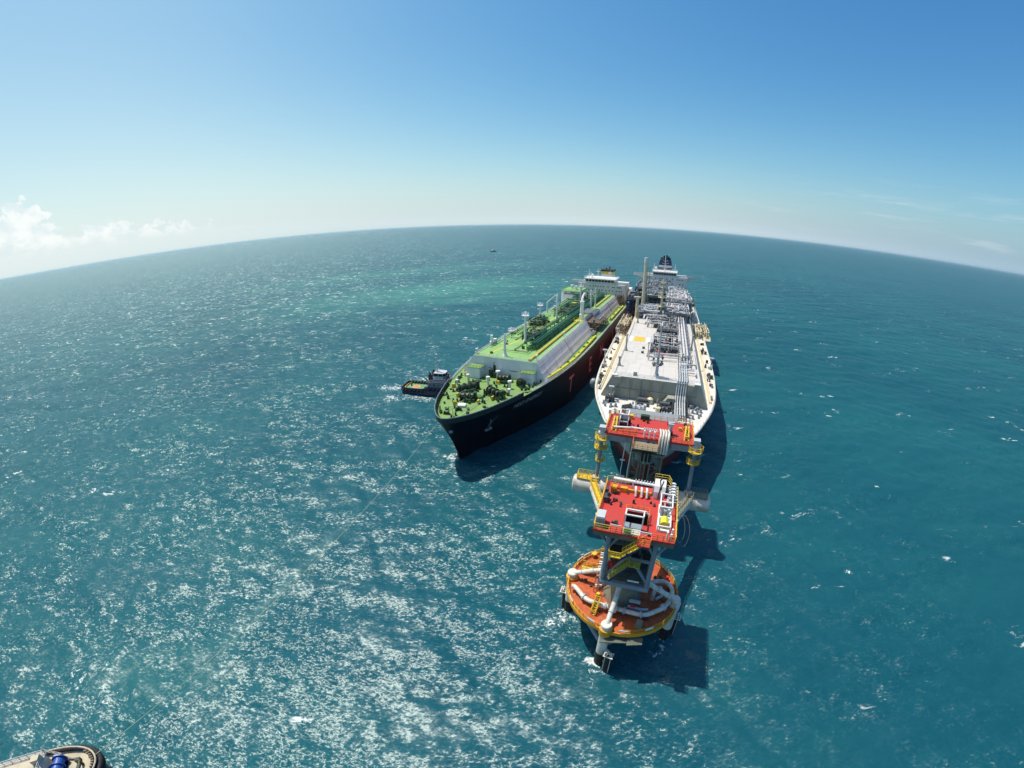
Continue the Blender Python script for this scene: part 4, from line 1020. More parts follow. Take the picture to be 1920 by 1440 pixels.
# lattice support below the platform
m = MB(); m.truss(-3.9, -.9, 36.4, 40.4, 4.0, PZ-2, 3.2, .22, .15); m.truss(1.2, 4.0, 36.4, 40.4, 6.0, PZ-2, 3.2, .22, .15); m.cyl((0, 36.4, 3), (0, 36.4, 20), .26, .26, 8); m.cyl((-1.6, 36.2, 3), (-1.6, 36.2, 20), .2, .2, 8)
m.box(-4.4, 4.4, 35.6, 41, 19.4, 19.8); m.bar((-4, 36, 20), (0, 36, 25), .3); m.bar((4, 36, 20), (0, 36, 25), .3)
m.build('lattice_support', 'olive_steel', pf)
m = MB()
for x in (-.9, 0, .9): m.cyl((x, 35.8, 17.5), (x, 35.8, 24), .35, .35, 8)
m.build('riser_pipe', 'black', pf, split=True)
m = MB(); m.box(-7.2, -5.6, 46.6, 48.8, 20.5, 22.5); m.build('bow_cabinet', 'white', fs)

# ================================================================== the mooring yoke hanging from the bow platform
yk = thing('mooring_yoke', 'white ballast tank yoke hanging on two grey pendants under the red bow platform', 'mooring yoke', (FO[0], FO[1], 0), -FA)
YZ, YY = 13.4, 27.6
for s in (-1, 1):
    m = MB(); m.cyl((s*4.6, YY, YZ), (s*16.2, YY, YZ), 2.05, 2.05, 28); m.cyl((s*16.2, YY, YZ), (s*16.5, YY, YZ), 2.05, 1.7, 28); m.cyl((s*4.3, YY, YZ), (s*4.6, YY, YZ), 1.7, 2.05, 28)
    tk2 = m.build('ballast_tank', 'tank_white', yk, True)
    m = MB(); z = YZ+2.0
    m.box(min(s*10.2, s*15.6), max(s*10.2, s*15.6), YY-1.2, YY+1.2, z, z+.1)
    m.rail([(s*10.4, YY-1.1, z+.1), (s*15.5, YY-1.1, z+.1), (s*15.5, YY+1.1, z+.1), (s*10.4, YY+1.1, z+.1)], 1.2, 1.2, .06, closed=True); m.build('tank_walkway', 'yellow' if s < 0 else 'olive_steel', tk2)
    x = s*10.7
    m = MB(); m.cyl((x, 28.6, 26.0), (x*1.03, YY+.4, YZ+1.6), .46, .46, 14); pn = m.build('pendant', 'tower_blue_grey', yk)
    m = MB(); m.cyl((x, 28.6, 25.6), (x, 28.6, 28.4), .75, .6, 12); m.cbox(x, 28.6, 28.4, 1.5, 1.5, .9); m.cyl((x-.9, 28.6, 27.4), (x+.9, 28.6, 27.4), .55, .55, 12); m.build('pendant_joint', 'light_steel', pn)
    m = MB()
    for z, r in ((26.6, 1.75), (23.6, 1.6)) if s > 0 else ((26.4, 1.65), (23.9, 1.6), (20.4, 1.1)):
        ring = [(x + r*math.cos(R(a)), 28.4 + r*math.sin(R(a)), z) for a in range(0, 360, 30)]
        m.rail(ring[::2], 1.15, 1.6, .05, 2, closed=True); m.lathe(x, 28.4, [(.5, z-.1), (r, z-.08), (r, z), (.5, z)], 14); m.cut()
    m.build('pendant_platform', 'yellow', pn, split=True)
    m = MB(); m.cyl((x*1.03, YY, YZ+.8), (x*1.03, YY, YZ+2.5), .9, .6, 12); m.cbox(x*1.03, YY, YZ+2.0, 1.8, 1.4, .6); m.build('tank_joint', 'light_steel', yk)
    # converging yoke leg with its walkway
    m = MB(); m.tube([(s*11.4, YY-1, YZ+.2), (s*7.2, 15, YZ+2.0), (s*3.2, 3.0, YZ+4.6)], 1.0, 12); lg = m.build('yoke_leg', 'tank_white', yk, True)
    m = MB()
    pts = [(s*12.6, YY, YZ+2.0), (s*12.0, YY-2, YZ+1.8), (s*8.2, 15.5, YZ+3.1), (s*5.2, 6.5, YZ+4.6)]
    m.rail(pts, 1.2, 1.3, .07, 3); pts2 = [(p[0]-s*1.3, p[1], p[2]) for p in pts]; m.rail(pts2, 1.2, 1.3, .07, 3)
    for a, b, c, d in zip(pts[:-1], pts[1:], pts2[1:], pts2[:-1]): m.add([a, b, c, d], [(0, 1, 2, 3)])
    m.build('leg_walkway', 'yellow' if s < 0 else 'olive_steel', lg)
m = MB(); m.cyl((-4.4, YY, YZ), (4.4, YY, YZ), 1.0, 1.0, 16); m.build('cross_beam', 'tank_white', yk)
m = MB()
m.tube([(-5.2, 29.4, 26), (-5.5, 29.0, 18), (-5.4, 28.8, YZ+1)], .1, 6); m.build('jumper_hose', 'white', yk)
m = MB(); m.tube([(-3.6, 29.4, 26), (-3.9, 29.0, 18), (-3.8, 28.8, YZ+1)], .1, 6); m.build('jumper_hose', 'pink_grey', yk)
m = MB()
for z, r in ((16.5, 1.0), (21.0, .6)): m.bar((-5.4-r, 29, z), (-5.4+r, 29, z), .25)
m.build('hose_clamp', 'white', yk, split=True)

# ================================================================== the mooring tower
tw = thing('mooring_tower', 'red decked mooring tower with yellow railings standing on a round orange deck', 'mooring tower', (FO[0], FO[1], 0), -FA)
COLS = [(-1.4, -10.0), (-9.9, 0.2), (9.9, -1.2), (1.4, 10.0)]
DZ = 10.0
m = MB(); m.lathe(0, 0, [(3.0, DZ-.3), (10.45, DZ-.7), (10.5, DZ-.35), (10.5, DZ), (0.01, DZ)], 64); dk = m.build('round_deck', 'orange_deck', tw)
m = MB(); m.lathe(0, 0, [(3.4, 3.2), (3.6, 6.0), (9.6, DZ-.9), (10.2, DZ-.72), (3, DZ-.6)], 40); m.build('deck_underside', 'mud_green', dk)
m = MB(); m.lathe(0, 0, [(10.48, DZ-.62), (10.56, DZ-.6), (10.56, DZ+.22), (10.44, DZ+.22)], 72, False); m.build('deck_rim', 'amber', dk)
m = MB()
for a0, a1 in ((268-92, 268-8), (276, 352), (0, 78), (90, 174)):
    m.rail(arc(0, 0, DZ, 10.35, a0, a1, 14), 1.15, 1.4, .07, 3); m.cut()
m.build('deck_railing', 'amber', dk, split=True)
m = MB()
for a, wd, h in ((246, 1.5, .45), (258, .1, .1), (279, 1.5, .35), (214, 1.6, .35), (304, 1.5, .5), (154, 1.6, .4), (143, 1.6, .4)):
    x, y = 10.5*math.cos(R(a)), 10.5*math.sin(R(a)); m.cbox(x, y, DZ+.75, wd, .08, h, R(a+90))
m.build('sign_board', 'white', dk, split=True)
for i, (x, y) in enumerate(COLS):
    m = MB(); m.cyl((x, y, 3.4), (x, y, 11.4), .95, .95, 20); m.cyl((x, y, 11.4), (x, y, 11.6), 1.0, .9, 20); co = m.build('column', 'tower_white', tw, True)
    m = MB(); m.cyl((x, y, -8), (x, y, 3.4), .98, .98, 20); m.build('column_foot', 'rubber', co)
    m = MB(); m.lathe(x, y, [(.95, DZ-1.1), (1.15, DZ-1.0), (1.2, DZ+.5), (.96, DZ+.7)], 20); m.build('column_collar', 'amber' if i < 2 else 'tower_white', co)
    # boat fender: a black rubber cylinder on a bracket outside the column
    d = Vector((x, y, 0)).normalized(); t = Vector((-d.y, d.x, 0))
    sg = {0: 1, 1: -1, 2: 1, 3: 1}[i]
    c = Vector((x, y, 0)) + d*(1.0 if i else .9) + t*(1.7*sg if i != 1 else .6*sg)
    m = MB(); m.cyl(c + Vector((0, 0, -3)), c + Vector((0, 0, 4.6)), .85, .85, 16); fe = m.build('boat_fender', 'rubber', tw, True)
    if i == 1:
        c2 = c + t*(-2.6) + d*.2; m = MB(); m.cyl(c2 + Vector((0, 0, -3)), c2 + Vector((0, 0, 3.0)), .8, .8, 14); m.build('boat_fender', 'rubber', tw, True)
    m = MB()
    for z in (4.9, 1.4): m.bar((x, y, z), tuple(c + Vector((0, 0, z))), .45)
    for k in (-.5, .5):
        p = c + t*k + d*.6; m.bar(tuple(p + Vector((0, 0, -2))), tuple(p + Vector((0, 0, 5.6))), .18)
    for k in range(7): m.bar(tuple(c + t*-.5 + d*.6 + Vector((0, 0, k-.6))), tuple(c + t*.5 + d*.6 + Vector((0, 0, k-.6))), .12)
    for k in (-.75, -.25, .25, .75): m.bar(tuple(c + t*k + d*-.2 + Vector((0, 0, 5.0))), tuple(c + t*k + d*1.1 + Vector((0, 0, 5.0))), .14)
    m.bar(tuple(c + t*-.9 + d*1.1 + Vector((0, 0, 5.0))), tuple(c + t*.9 + d*1.1 + Vector((0, 0, 5.0))), .16); m.bar(tuple(c + t*-.9 + Vector((0, 0, 5.0))), tuple(c + t*.9 + Vector((0, 0, 5.0))), .16)
    m.build('fender_frame', 'tower_white', tw)
m = MB()
for i in range(4):
    a, b = COLS[i], COLS[(0, 2, 3, 1)[(({0: 0, 2: 1, 3: 2, 1: 3}[i])+1) % 4]]
    m.cyl((*a, 5.4), (*b, 5.4), .5, .5, 12)
    m.cyl((*a, 5.2), (0, 0, 4), .45, .45, 12)
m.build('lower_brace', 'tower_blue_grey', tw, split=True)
m = MB(); m.prism([(-2.0, -12.0), (4.8, -10.4), (4.8, -8.9), (-.4, -9.6)], DZ-1.5, DZ-1.3); m.prism([(2.6, -11.6), (5.2, -10.8), (5.2, -9.4), (2.6, -9.4)], DZ-1.2, DZ-1.0); m.build('lower_landing', 'mud_green', tw, split=True)
# pedestal, slewing ring and turntable frame
m = MB(); m.lathe(0, -1, [(3.6, DZ), (3.5, DZ+.6), (2.6, DZ+2.0), (2.4, DZ+4.6), (3.1, DZ+5.8), (3.3, DZ+6.4), (3.3, DZ+7.2), (2.4, DZ+7.2)], 36); m.build('pedestal', 'olive_steel', tw, True)
LX, LYF, LYB = 3.75, -5.9, 4.0
m = MB()
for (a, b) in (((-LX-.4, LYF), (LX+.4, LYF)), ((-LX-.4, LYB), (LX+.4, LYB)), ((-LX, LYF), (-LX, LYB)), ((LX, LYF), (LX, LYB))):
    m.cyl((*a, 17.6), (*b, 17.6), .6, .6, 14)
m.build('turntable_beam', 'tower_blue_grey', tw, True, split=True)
m = MB(); m.box(-LX, LX, LYF+.3, LYB-.2, 17.9, 18.1); m.rail([(-3.2, LYF-.4, 18.2), (3.2, LYF-.4, 18.2)], 1.2, 1.4, .06, 3); m.build('turntable_deck', 'mud_green', tw)
m = MB(); m.cbox(-.9, LYF-.62, 18.5, 2.2, .06, .55); m.build('sign_board', 'mud_green', tw)
m = MB(); m.cbox(1.4, LYF-.5, 19.2, 1.9, .08, .3); m.build('sign_board', 'white', tw)
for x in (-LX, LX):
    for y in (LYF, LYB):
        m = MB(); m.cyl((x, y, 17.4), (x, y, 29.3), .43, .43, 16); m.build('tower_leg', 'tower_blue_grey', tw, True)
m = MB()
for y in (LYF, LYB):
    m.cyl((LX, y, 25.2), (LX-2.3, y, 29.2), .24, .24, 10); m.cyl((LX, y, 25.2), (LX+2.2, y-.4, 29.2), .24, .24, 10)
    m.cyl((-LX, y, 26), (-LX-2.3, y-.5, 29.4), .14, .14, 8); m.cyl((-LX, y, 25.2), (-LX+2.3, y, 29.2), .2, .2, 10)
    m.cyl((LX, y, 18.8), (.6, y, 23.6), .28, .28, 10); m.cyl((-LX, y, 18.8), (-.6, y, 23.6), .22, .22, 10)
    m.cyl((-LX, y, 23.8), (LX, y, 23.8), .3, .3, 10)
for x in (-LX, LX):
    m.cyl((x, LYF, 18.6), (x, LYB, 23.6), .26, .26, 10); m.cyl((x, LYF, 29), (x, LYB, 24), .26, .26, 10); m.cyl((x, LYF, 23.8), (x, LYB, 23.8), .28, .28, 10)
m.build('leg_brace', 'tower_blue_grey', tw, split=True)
m = MB(); m.box(-LX, LX, LYF+2.6, LYB, 23.95, 24.1); m.rail([(-LX, LYF+2.6, 24.1), (LX, LYF+2.6, 24.1)], 1.1, 1.3, .06); m.build('middle_deck', 'mud_green', tw)
m = MB(); m.box(-3, 3, -1.5, 3.4, 18.1, 22.6); m.box(-1.4, 1.5, -3.4, -1.6, 18.1, 20.8); m.build('swivel_housing', 'dark_steel', tw)
m = MB(); m.cbox(-2.1, LYF+.5, 20.6, .7, .5, 1.2); m.build('liferaft_case', 'red', tw)
m = MB(); m.cbox(-3.0, LYF+.6, 19.4, .5, .4, 2.4); m.cyl((-2.6, LYF, 18.2), (-2.6, LYF, 22.2), .12, .12, 6); m.build('fire_station', 'red', tw)
m = MB(); rn = random.Random(44)
for k in range(26):
    x, y = rn.uniform(-3.4, 3.4), rn.uniform(-4.8, 3.6); z = rn.choice((18.2, 21, 24.1)); m.cyl((x, y, z), (x, y, z+rn.uniform(2, 5)), rn.uniform(.06, .22), rn.uniform(.06, .2), 6)
    m.cyl((x, y, z+1.5), (x+rn.uniform(-2, 2), y, z+1.5), .1, .1, 6)
m.build('riser_pipe', 'dark_steel', tw, split=True)
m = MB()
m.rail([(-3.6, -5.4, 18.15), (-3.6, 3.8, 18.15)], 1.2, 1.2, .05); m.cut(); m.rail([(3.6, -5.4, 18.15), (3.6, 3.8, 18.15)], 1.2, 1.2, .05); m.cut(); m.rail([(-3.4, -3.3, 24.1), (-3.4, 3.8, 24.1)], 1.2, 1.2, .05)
m.build('turntable_railing', 'shaded_yellow', tw, split=True)
m = MB(); m.box(-3.6, 3.6, -3.2, -3.1, 21.2, 23.8); m.box(-1.0, 1.3, -3.5, -3.3, 20.4, 22.4); m.build('weather_screen', 'black', tw)
# inclined braces from three columns up to the pedestal
for (x, y), top in zip(COLS[:3], ((-.5, -4.0, 16.2), (-3.9, -.4, 14.6), (4.0, -3.8, 17.0))):
    a = Vector((x, y, 11.2)); b = Vector(top)
    m = MB(); m.cyl(a, b, .44, .44, 16); o = m.build('inclined_brace', 'tower_white', tw, True)
    m = MB()
    for t in (.3, .66):
        p = a.lerp(b, t); q = a.lerp(b, t+.02); m.cyl(p, q, .56, .56, 16)
    m.build('brace_flange', 'light_steel', o, split=True)
# the curved gas pipe lying on the round deck
PP = [(-9.3, -3.1), (-8.7, -3.1), (-7.7, -3.9), (-6.7, -4.9), (-5.6, -5.5), (-4.5, -5.7), (-2.6, -5.9), (-.9, -5.9), (.9, -6.05), (2.4, -6.15), (3.9, -6.2), (5.0, -5.9), (6.4, -4.9), (7.7, -3.7), (8.8, -1.8), (9.2, .3), (8.8, 2.0), (7.6, 2.8), (6.0, 2.5), (4.2, 1.6)]
m = MB(); m.tube(smooth_path([(x, y, DZ+1.2) for x, y in PP], 5), .43, 14); gp = m.build('gas_pipe', 'tower_white', tw, True)
m = MB()
for i in (3, 6, 8, 10, 13):
    a = Vector((*PP[i], DZ+1.2)); b = Vector((*PP[i+1], DZ+1.2)); m.cyl(a, a.lerp(b, .1), .66, .66, 16); m.cyl(a.lerp(b, .14), a.lerp(b, .24), .66, .66, 16)
m.build('pipe_flange', 'light_steel', gp, split=True)
m = MB()
for i in (2, 5, 8, 11, 14, 16): m.cbox(PP[i][0], PP[i][1], DZ, .5, .9, .8, .6*i)
m.build('pipe_saddle', 'dark_steel', gp, split=True)
m = MB(); m.cyl((-1.3, -5.9, DZ+1.2), (-.3, -5.9, DZ+1.2), .85, .85, 14); m.cyl((-.8, -5.9, DZ+1.2), (-.8, -5.9, DZ+2.3), .3, .4, 10); m.build('shutdown_valve', 'tower_white', gp)
m = MB(); m.tube([(1.5, -4.7, DZ+1), (4, -4.9, DZ+1), (5.2, -4.6, DZ+1)], .28, 10); m.tube([(6.4, -1.6, DZ+.9), (7.4, -.6, DZ+.9), (7.4, 1, DZ+.9)], .3, 10); m.cyl((5.8, -1, DZ), (5.8, -1, DZ+2.4), .4, .4, 10); m.cyl((6.9, .6, DZ), (6.9, .6, DZ+1.8), .4, .4, 10); m.build('drain_pipe', 'light_steel', tw, split=True)
m = MB(); m.cbox(2.6, -4.1, DZ+1.7, 2.0, .5, .4); m.build('valve_box', 'light_steel', tw)
m = MB(); m.cbox(2.4, -5.0, DZ+1.5, 1.0, .3, .35); m.cyl((8.2, 4.6, DZ), (8.2, 4.6, DZ+1), .3, .3, 8); m.build('fire_hose_box', 'red', tw, split=True)
# stile over the pipe, walkways and ladders on the round deck
def stair(mb, a, b, wd, n, side):
    a, b = Vector(a), Vector(b); side = Vector(side)
    for s in (-.5, .5): mb.bar(a + side*wd*s, b + side*wd*s, .16)
    for k in range(n+1):
        p = a.lerp(b, k/n); mb.bar(p - side*wd*.5, p + side*wd*.5, .2)
    for s in (-.5, .5):
        for z in (.55, 1.1): mb.bar(a + side*wd*s + Vector((0, 0, z)), b + side*wd*s + Vector((0, 0, z)), .1)
        for k in range(0, n+1, 2):
            p = a.lerp(b, k/n) + side*wd*s; mb.bar(p, p + Vector((0, 0, 1.1)), .09)
m = MB(); stair(m, (-4.3, -7.6, DZ+.1), (-3.9, -5.9, DZ+2.1), .85, 6, (.97, -.2, 0)); m.rail([(-4.3, -5.8, DZ+2.1), (-3.5, -5.9, DZ+2.1)], 1.1, .8, .06); m.build('stile_ladder', 'yellow', tw)
m = MB(); m.cbox(4.0, -8.2, DZ, 1.0, 1.0, 1.7); m.rail([(3.4, -8.8, DZ), (4.6, -8.6, DZ), (4.4, -7.6, DZ)], 1.5, .9, .07); m.build('locker_stand', 'olive_steel', tw)
m = MB(); m.box(-8.6, -5.2, 1.6, 3.0, DZ+1.0, DZ+1.1); m.rail([(-8.6, 1.6, DZ+1.1), (-5.2, 1.6, DZ+1.1), (-4.6, 3.2, DZ+1.1)], 1.2, 1.0, .07, 3); m.rail([(-8.6, 3.0, DZ+1.1), (-5.2, 3.0, DZ+1.1)], 1.2, 1.0, .07, 3); m.build('raised_walkway', 'yellow', tw)
m = MB(); m.rail([(-8.2, 4.0, DZ), (-5.6, 5.2, DZ), (-5.0, 7.4, DZ)], 1.2, 1.2, .07); m.cut(); m.rail([(-4.6, -2.2, DZ), (-4.8, .4, DZ), (-4.9, 2.2, DZ)], 1.4, .9, .08, 3); m.bar((-4.6, -2.4, DZ), (-4.6, -2.4, DZ+5.0), .16); m.bar((-5.2, -2.2, DZ), (-5.2, -2.2, DZ+4.0), .14); m.build('deck_barrier', 'orange', tw, split=True)
m = MB()
for x in (-5.3, -4.7):
    m.bar((x, 4.6, DZ), (x, 4.6, DZ+5.6), .14)
for k in range(14): m.bar((-5.3, 4.6, DZ+.4*k), (-4.7, 4.6, DZ+.4*k), .1)
for k in range(5): m.rail([(-5.6, 3.8+.1*k, DZ+1.1*k), (-4.4, 3.8+.1*k, DZ+1.1*k)], 1.0, 1.2, .06)
m.build('cage_ladder', 'yellow', tw)
m = MB(); rn = random.Random(61)
for k in range(16):
    z = DZ+.4+5.6*k/16; y = -1.2+rn.uniform(-.4, .4)+k*.28; m.bar((-5.3, y, z), (-3.9, y+rn.uniform(-.3, .3), z+rn.uniform(.1, .5)), .18)
for y in (-1.4, 1.2, 3.4): m.cyl((-4.5, y, DZ), (-4.5, y, 17), .14, .14, 6)
m.build('umbilical_pipes', 'white', tw)
m = MB(); m.lathe(-7.0, 7.0, [(.3, DZ), (.3, DZ+.9), (.6, DZ+.9), (.6, DZ+1.1)], 10); m.lathe(-4.2, -3.2, [(.35, DZ), (.35, DZ+1)], 10); m.build('bollard_post', 'yellow', tw, split=True)
m = MB(); rn = random.Random(71)
for k in range(22):
    a, r = rn.uniform(0, 6.28), rn.uniform(4.4, 9.6); m.cbox(r*math.cos(a), r*math.sin(a), DZ, rn.uniform(.2, .6), rn.uniform(.2, .6), rn.uniform(.2, .9), a)
m.build('deck_fitting', 'dark_steel', tw, split=True)
# outside stairs
m = MB(); stair(m, (1.9, -8.0, 29.6), (-1.3, -7.8, 25.9), 1.1, 12, (0, 1, 0)); m.box(-3.3, -1.2, -8.5, -7.1, 25.75, 25.9); m.rail([(-1.3, -8.45, 25.9), (-3.3, -8.45, 25.9), (-3.3, -7.1, 25.9)], 1.1, 1, .07, 3)
m.build('stair_flight', 'yellow', tw)
m = MB(); stair(m, (.2, -6.7, 23.6), (-2.6, -6.8, 19.6), 1.0, 12, (0, 1, 0)); m.box(.1, 1.9, -7.4, -6.1, 23.45, 23.6); m.rail([(.2, -7.4, 23.6), (1.9, -7.4, 23.6), (1.9, -6.2, 23.6)], 1.1, .9, .07, 3); m.build('stair_flight', 'shaded_yellow', tw)
m = MB(); m.bar((-1.3, -8.4, 25.75), (1.9, -8.6, 29.4), .3); m.bar((-2.6, -7.4, 19.4), (.2, -7.3, 23.3), .3); m.cbox(-.2, -8.5, 26.9, .9, .08, .35, 0); m.build('stair_stringer', 'navy', tw, split=True)
# upper platform with a square well
UZ = 30.0
m = MB(); xs = [-6.25, -1.9, 1.8, 6.25]; ys = [-7.5, -4.4, -1.5, 6.0]
for i in range(3):
    for j in range(3):
        if (i, j) == (1, 1): continue
        m.box(xs[i], xs[i+1], ys[j], ys[j+1], UZ-.45, UZ)
m.box(.7, 2.6, -9.1, -7.5, UZ-.45, UZ-.25)
up = m.build('upper_platform', 'red_deck', tw)
m = MB()
for y in (-7.2, -5.9, -1.2, 4, 5.7): m.box(-6.2, 6.2, y-.15, y+.15, UZ-1.2, UZ-.46)
for x in (-6, -3.75, 3.75, 6): m.box(x-.15, x+.15, -7.3, 5.8, UZ-1.1, UZ-.47)
m.build('platform_girder', 'mud_green', up)
m = MB(); m.cut(); m.rail([(-6.2, -7.5, UZ), (-3.6, -7.5, UZ)], 1.2, 1.1, .075, 3); m.cut(); m.rail([(-6.2, 5.9, UZ), (-6.2, -7.5, UZ)], 1.2, 1.3, .075); m.cut(); m.rail([(6.2, -7.5, UZ), (6.2, 5.9, UZ), (4, 5.9, UZ)], 1.2, 1.3, .075); m.cut(); m.rail([(-5.8, 6.0, UZ), (-2.2, 6.0, UZ)], 1.2, 1.1, .075, 2); m.build('platform_railing', 'yellow', up, split=True)
m = MB(); m.cut(); m.rail([(-3.6, -7.5, UZ), (-1.9, -7.5, UZ)], 1.2, 1.0, .075, 3); m.cut(); m.rail([(.7, -7.5, UZ-.2), (.7, -9.05, UZ-.2), (2.6, -9.05, UZ-.2), (2.6, -7.5, UZ-.2)], 1.25, 1.0, .075, 4); m.cut(); m.rail([(2.6, -7.5, UZ), (6.2, -7.5, UZ)], 1.2, 1.0, .075, 3); m.cut()
m.rail([(-1.9, -4.3, UZ), (-1.9, -1.5, UZ), (1.8, -1.5, UZ), (1.8, -4.3, UZ)], 1.2, 1.0, .09, 3); m.build('platform_railing', 'orange', up, split=True)
m = MB(); m.rail([(-1.9, -7.5, UZ), (.7, -7.5, UZ)], 1.2, 1.0, .07, 3); m.build('stair_gate', 'lime_yellow', up)
m = MB()
for x in (-1.75, 1.0):
    for y in (-4.2, -5.6): m.cbox(x, y, UZ, .16, .16, 2.4)
for y in (-4.2, -5.6): m.bar((-1.75, y, UZ+2.4), (1.0, y, UZ+2.4), .2)
for x in (-1.75, 1.0): m.bar((x, -4.2, UZ+2.4), (x, -5.6, UZ+2.4), .2)
m.cbox(.2, -4.1, UZ+2.1, 2.4, .1, .35); m.bar((1.0, -4.0, UZ+2.4), (1.9, -3.9, UZ+1.6), .2)
wf = m.build('stair_enclosure', 'white', up)
m = MB(); m.box(-1.75, .95, -7.3, -4.5, UZ+.02, UZ+.1); m.box(-1.6, -.5, -7.4, -7.3, UZ, UZ+1.3); m.build('grating', 'steel_grey', wf)
m = MB(); m.box(-.35, .9, -7.2, -5.7, UZ+.12, UZ+.16); m.build('enclosure_panel', 'light_steel', wf)
m = MB(); m.box(-1.9, 1.8, -4.4, -1.5, UZ-2.6, UZ-2.5); m.box(-1.95, -1.88, -4.4, -1.5, UZ-2.5, UZ-.46); m.box(1.78, 1.85, -4.4, -1.5, UZ-2.5, UZ-.46); m.box(-1.9, 1.8, -1.52, -1.45, UZ-2.5, UZ-.46); m.build('well_shade_box', 'black', up)  # black box added below the opening to paint the well's shade
m = MB(); m.cbox(-5.4, -5.9, UZ, 1.3, 1.9, 2.0); BO = (-5.4, -5.9, UZ)
cb = thing('control_cabinet', 'plain grey metal cabinet by the railing of the tower\'s red upper platform', 'cabinet', at((FO, FA), *BO), -FA)
m.build('cabinet_body', 'light_steel', cb, org=BO)
m = MB(); m.cbox(-5.4, -6.9, UZ+.2, 1.2, .06, 1.6); m.build('door', 'steel_grey', cb, org=BO)
m = MB(); m.cbox(-5.5, .2, UZ, .8, 1.4, 1.1); m.cbox(-5.7, 2.0, UZ, .6, .8, 1.3); m.cyl((-5.2, .2, UZ), (-5.2, .2, UZ+1.8), .25, .25, 8); m.build('valve_stand', 'dark_steel', up)
m = MB(); m.cbox(-4.6, 3.0, UZ, 1.0, .9, 1.3); m.rail([(-5.1, 2.5, UZ+.3), (-4.1, 2.5, UZ+.3), (-4.1, 3.5, UZ+.3), (-5.1, 3.5, UZ+.3)], 1.2, .8, .07, closed=True); m.build('hose_stand', 'amber', up)
# hydraulic power skid in a white frame
m = MB(); X0, X1, Y0, Y1 = 3.35, 5.25, -5.2, 1.6
for x in (X0, X1):
    for y in (Y0, -2.0, Y1): m.cbox(x, y, UZ, .18, .18, 2.3 if y > -3 else 1.0)
for z, ya in ((2.3, -2.0), (.1, Y0)):
    for x in (X0, X1): m.bar((x, ya, UZ+z), (x, Y1, UZ+z), .2)
    m.bar((X0, ya, UZ+z), (X1, ya, UZ+z), .2); m.bar((X0, Y1, UZ+z), (X1, Y1, UZ+z), .2)
m.bar((X0, -.6, UZ+2.3), (X1, -.6, UZ+2.3), .18); m.bar((X0, Y0, UZ+1), (X1, Y0, UZ+1), .2); m.bar((X0, Y0, UZ+1), (X0, -2, UZ+1), .2); m.bar((X1, Y0, UZ+1), (X1, -2, UZ+1), .2)
m.box(X0, X1, Y0, Y1, UZ+.05, UZ+.15)
SO = (4.3, -1.8, UZ)
sk = thing('power_skid', 'white framed power skid with a yellow drum on the tower\'s red upper platform', 'power skid', at((FO, FA), *SO), -FA)
m.build('frame', 'white', sk, org=SO)
m = MB(); m.cyl((4.3, -4.6, UZ+.8), (4.3, -3.0, UZ+.8), .65, .65, 12); m.cbox(4.3, -3.8, UZ+.15, 1.2, 1.4, .6); m.build('winch_drum', 'lime_yellow', sk, org=SO)
m = MB(); m.cbox(4.1, .6, UZ+.15, 1.2, 1.2, 1.5); m.build('pump_unit', 'red', sk, org=SO)
m = MB(); rn = random.Random(91)
for k in range(14): m.cbox(rn.uniform(3.6, 5.0), rn.uniform(-2, 1.4), UZ+.15, rn.uniform(.15, .5), rn.uniform(.15, .6), rn.uniform(.4, 1.9))
m.build('skid_machinery', 'light_steel', sk, org=SO)
# gas header, goosenecks and swivel hood at the back edge
m = MB(); m.tube([(-5.0, 4.4, UZ+1.9), (2.4, 4.2, UZ+1.9)], .27, 12)
for x in (-4.6, -1.6, 2.0): m.cbox(x, 4.3, UZ, .25, .25, 1.7)
for k in range(7): m.cyl((-1.2+.5*k, 4.25, UZ+1.9), (-1.2+.5*k, 4.25, UZ+2.5), .09, .09, 6)
m.build('header_pipe', 'white', up)
for x in (-.9, .1, 1.0):
    m = MB(); m.tube(smooth_path([(x, 4.1, UZ+.6), (x-.1, 3.5, UZ+1.4), (x, 2.9, UZ+1.2), (x+.1, 2.5, UZ+.3)]), .2, 8); m.build('gooseneck', 'white', up)
m = MB(); m.cbox(-.4, 3.7, UZ, 4.2, .3, .6); m.cbox(-3, 3.7, UZ, 1.2, .8, .9); m.build('manifold_block', 'amber', up, split=True)
m = MB(); m.prismx([(3.0, UZ), (3.0, UZ+1.4), (3.5, UZ+2.3), (4.6, UZ+2.7), (5.8, UZ+2.3), (6.4, UZ+1.2), (6.4, UZ)], 2.1, 4.0); hd = m.build('swivel_hood', 'white', up)
m = MB(); m.tube([(2.95, 2.9, UZ+.2), (3.0, 2.95, UZ+1.5), (3.1, 3.5, UZ+2.4), (2.9, 4.6, UZ+2.8), (3.2, 5.8, UZ+2.4)], .1, 6); m.tube([(3.3, 2.9, UZ+.2), (3.2, 3.4, UZ+2.3), (3.5, 4.6, UZ+2.85)], .1, 6); m.build('cable', 'black', hd)
m = MB(); m.rail([(2.0, 6.4, UZ+1.6), (4.4, 6.4, UZ+1.6), (4.9, 5.0, UZ+1.6)], 1.3, 1.0, .07, 2); m.build('hood_railing', 'yellow', hd)
m = MB()
for k in range(5):
    y = 2.4+.85*k; m.cyl((4.7, y, UZ+1.0), (6.1, y-.1, UZ+1.0), .16, .16, 8); m.cyl((5.0, y, UZ), (5.0, y, UZ+1.8), .12, .12, 6); m.cyl((5.7, y, UZ), (5.7, y, UZ+1.8), .12, .12, 6); m.cbox(5.35, y, UZ+1.5, .5, .4, .4)
m.build('valve_rack', 'white', up)
m = MB(); m.cbox(5.3, 4, UZ, 1.6, 4.4, .7); m.build('drip_tray', 'steel_grey', up)
m = MB()
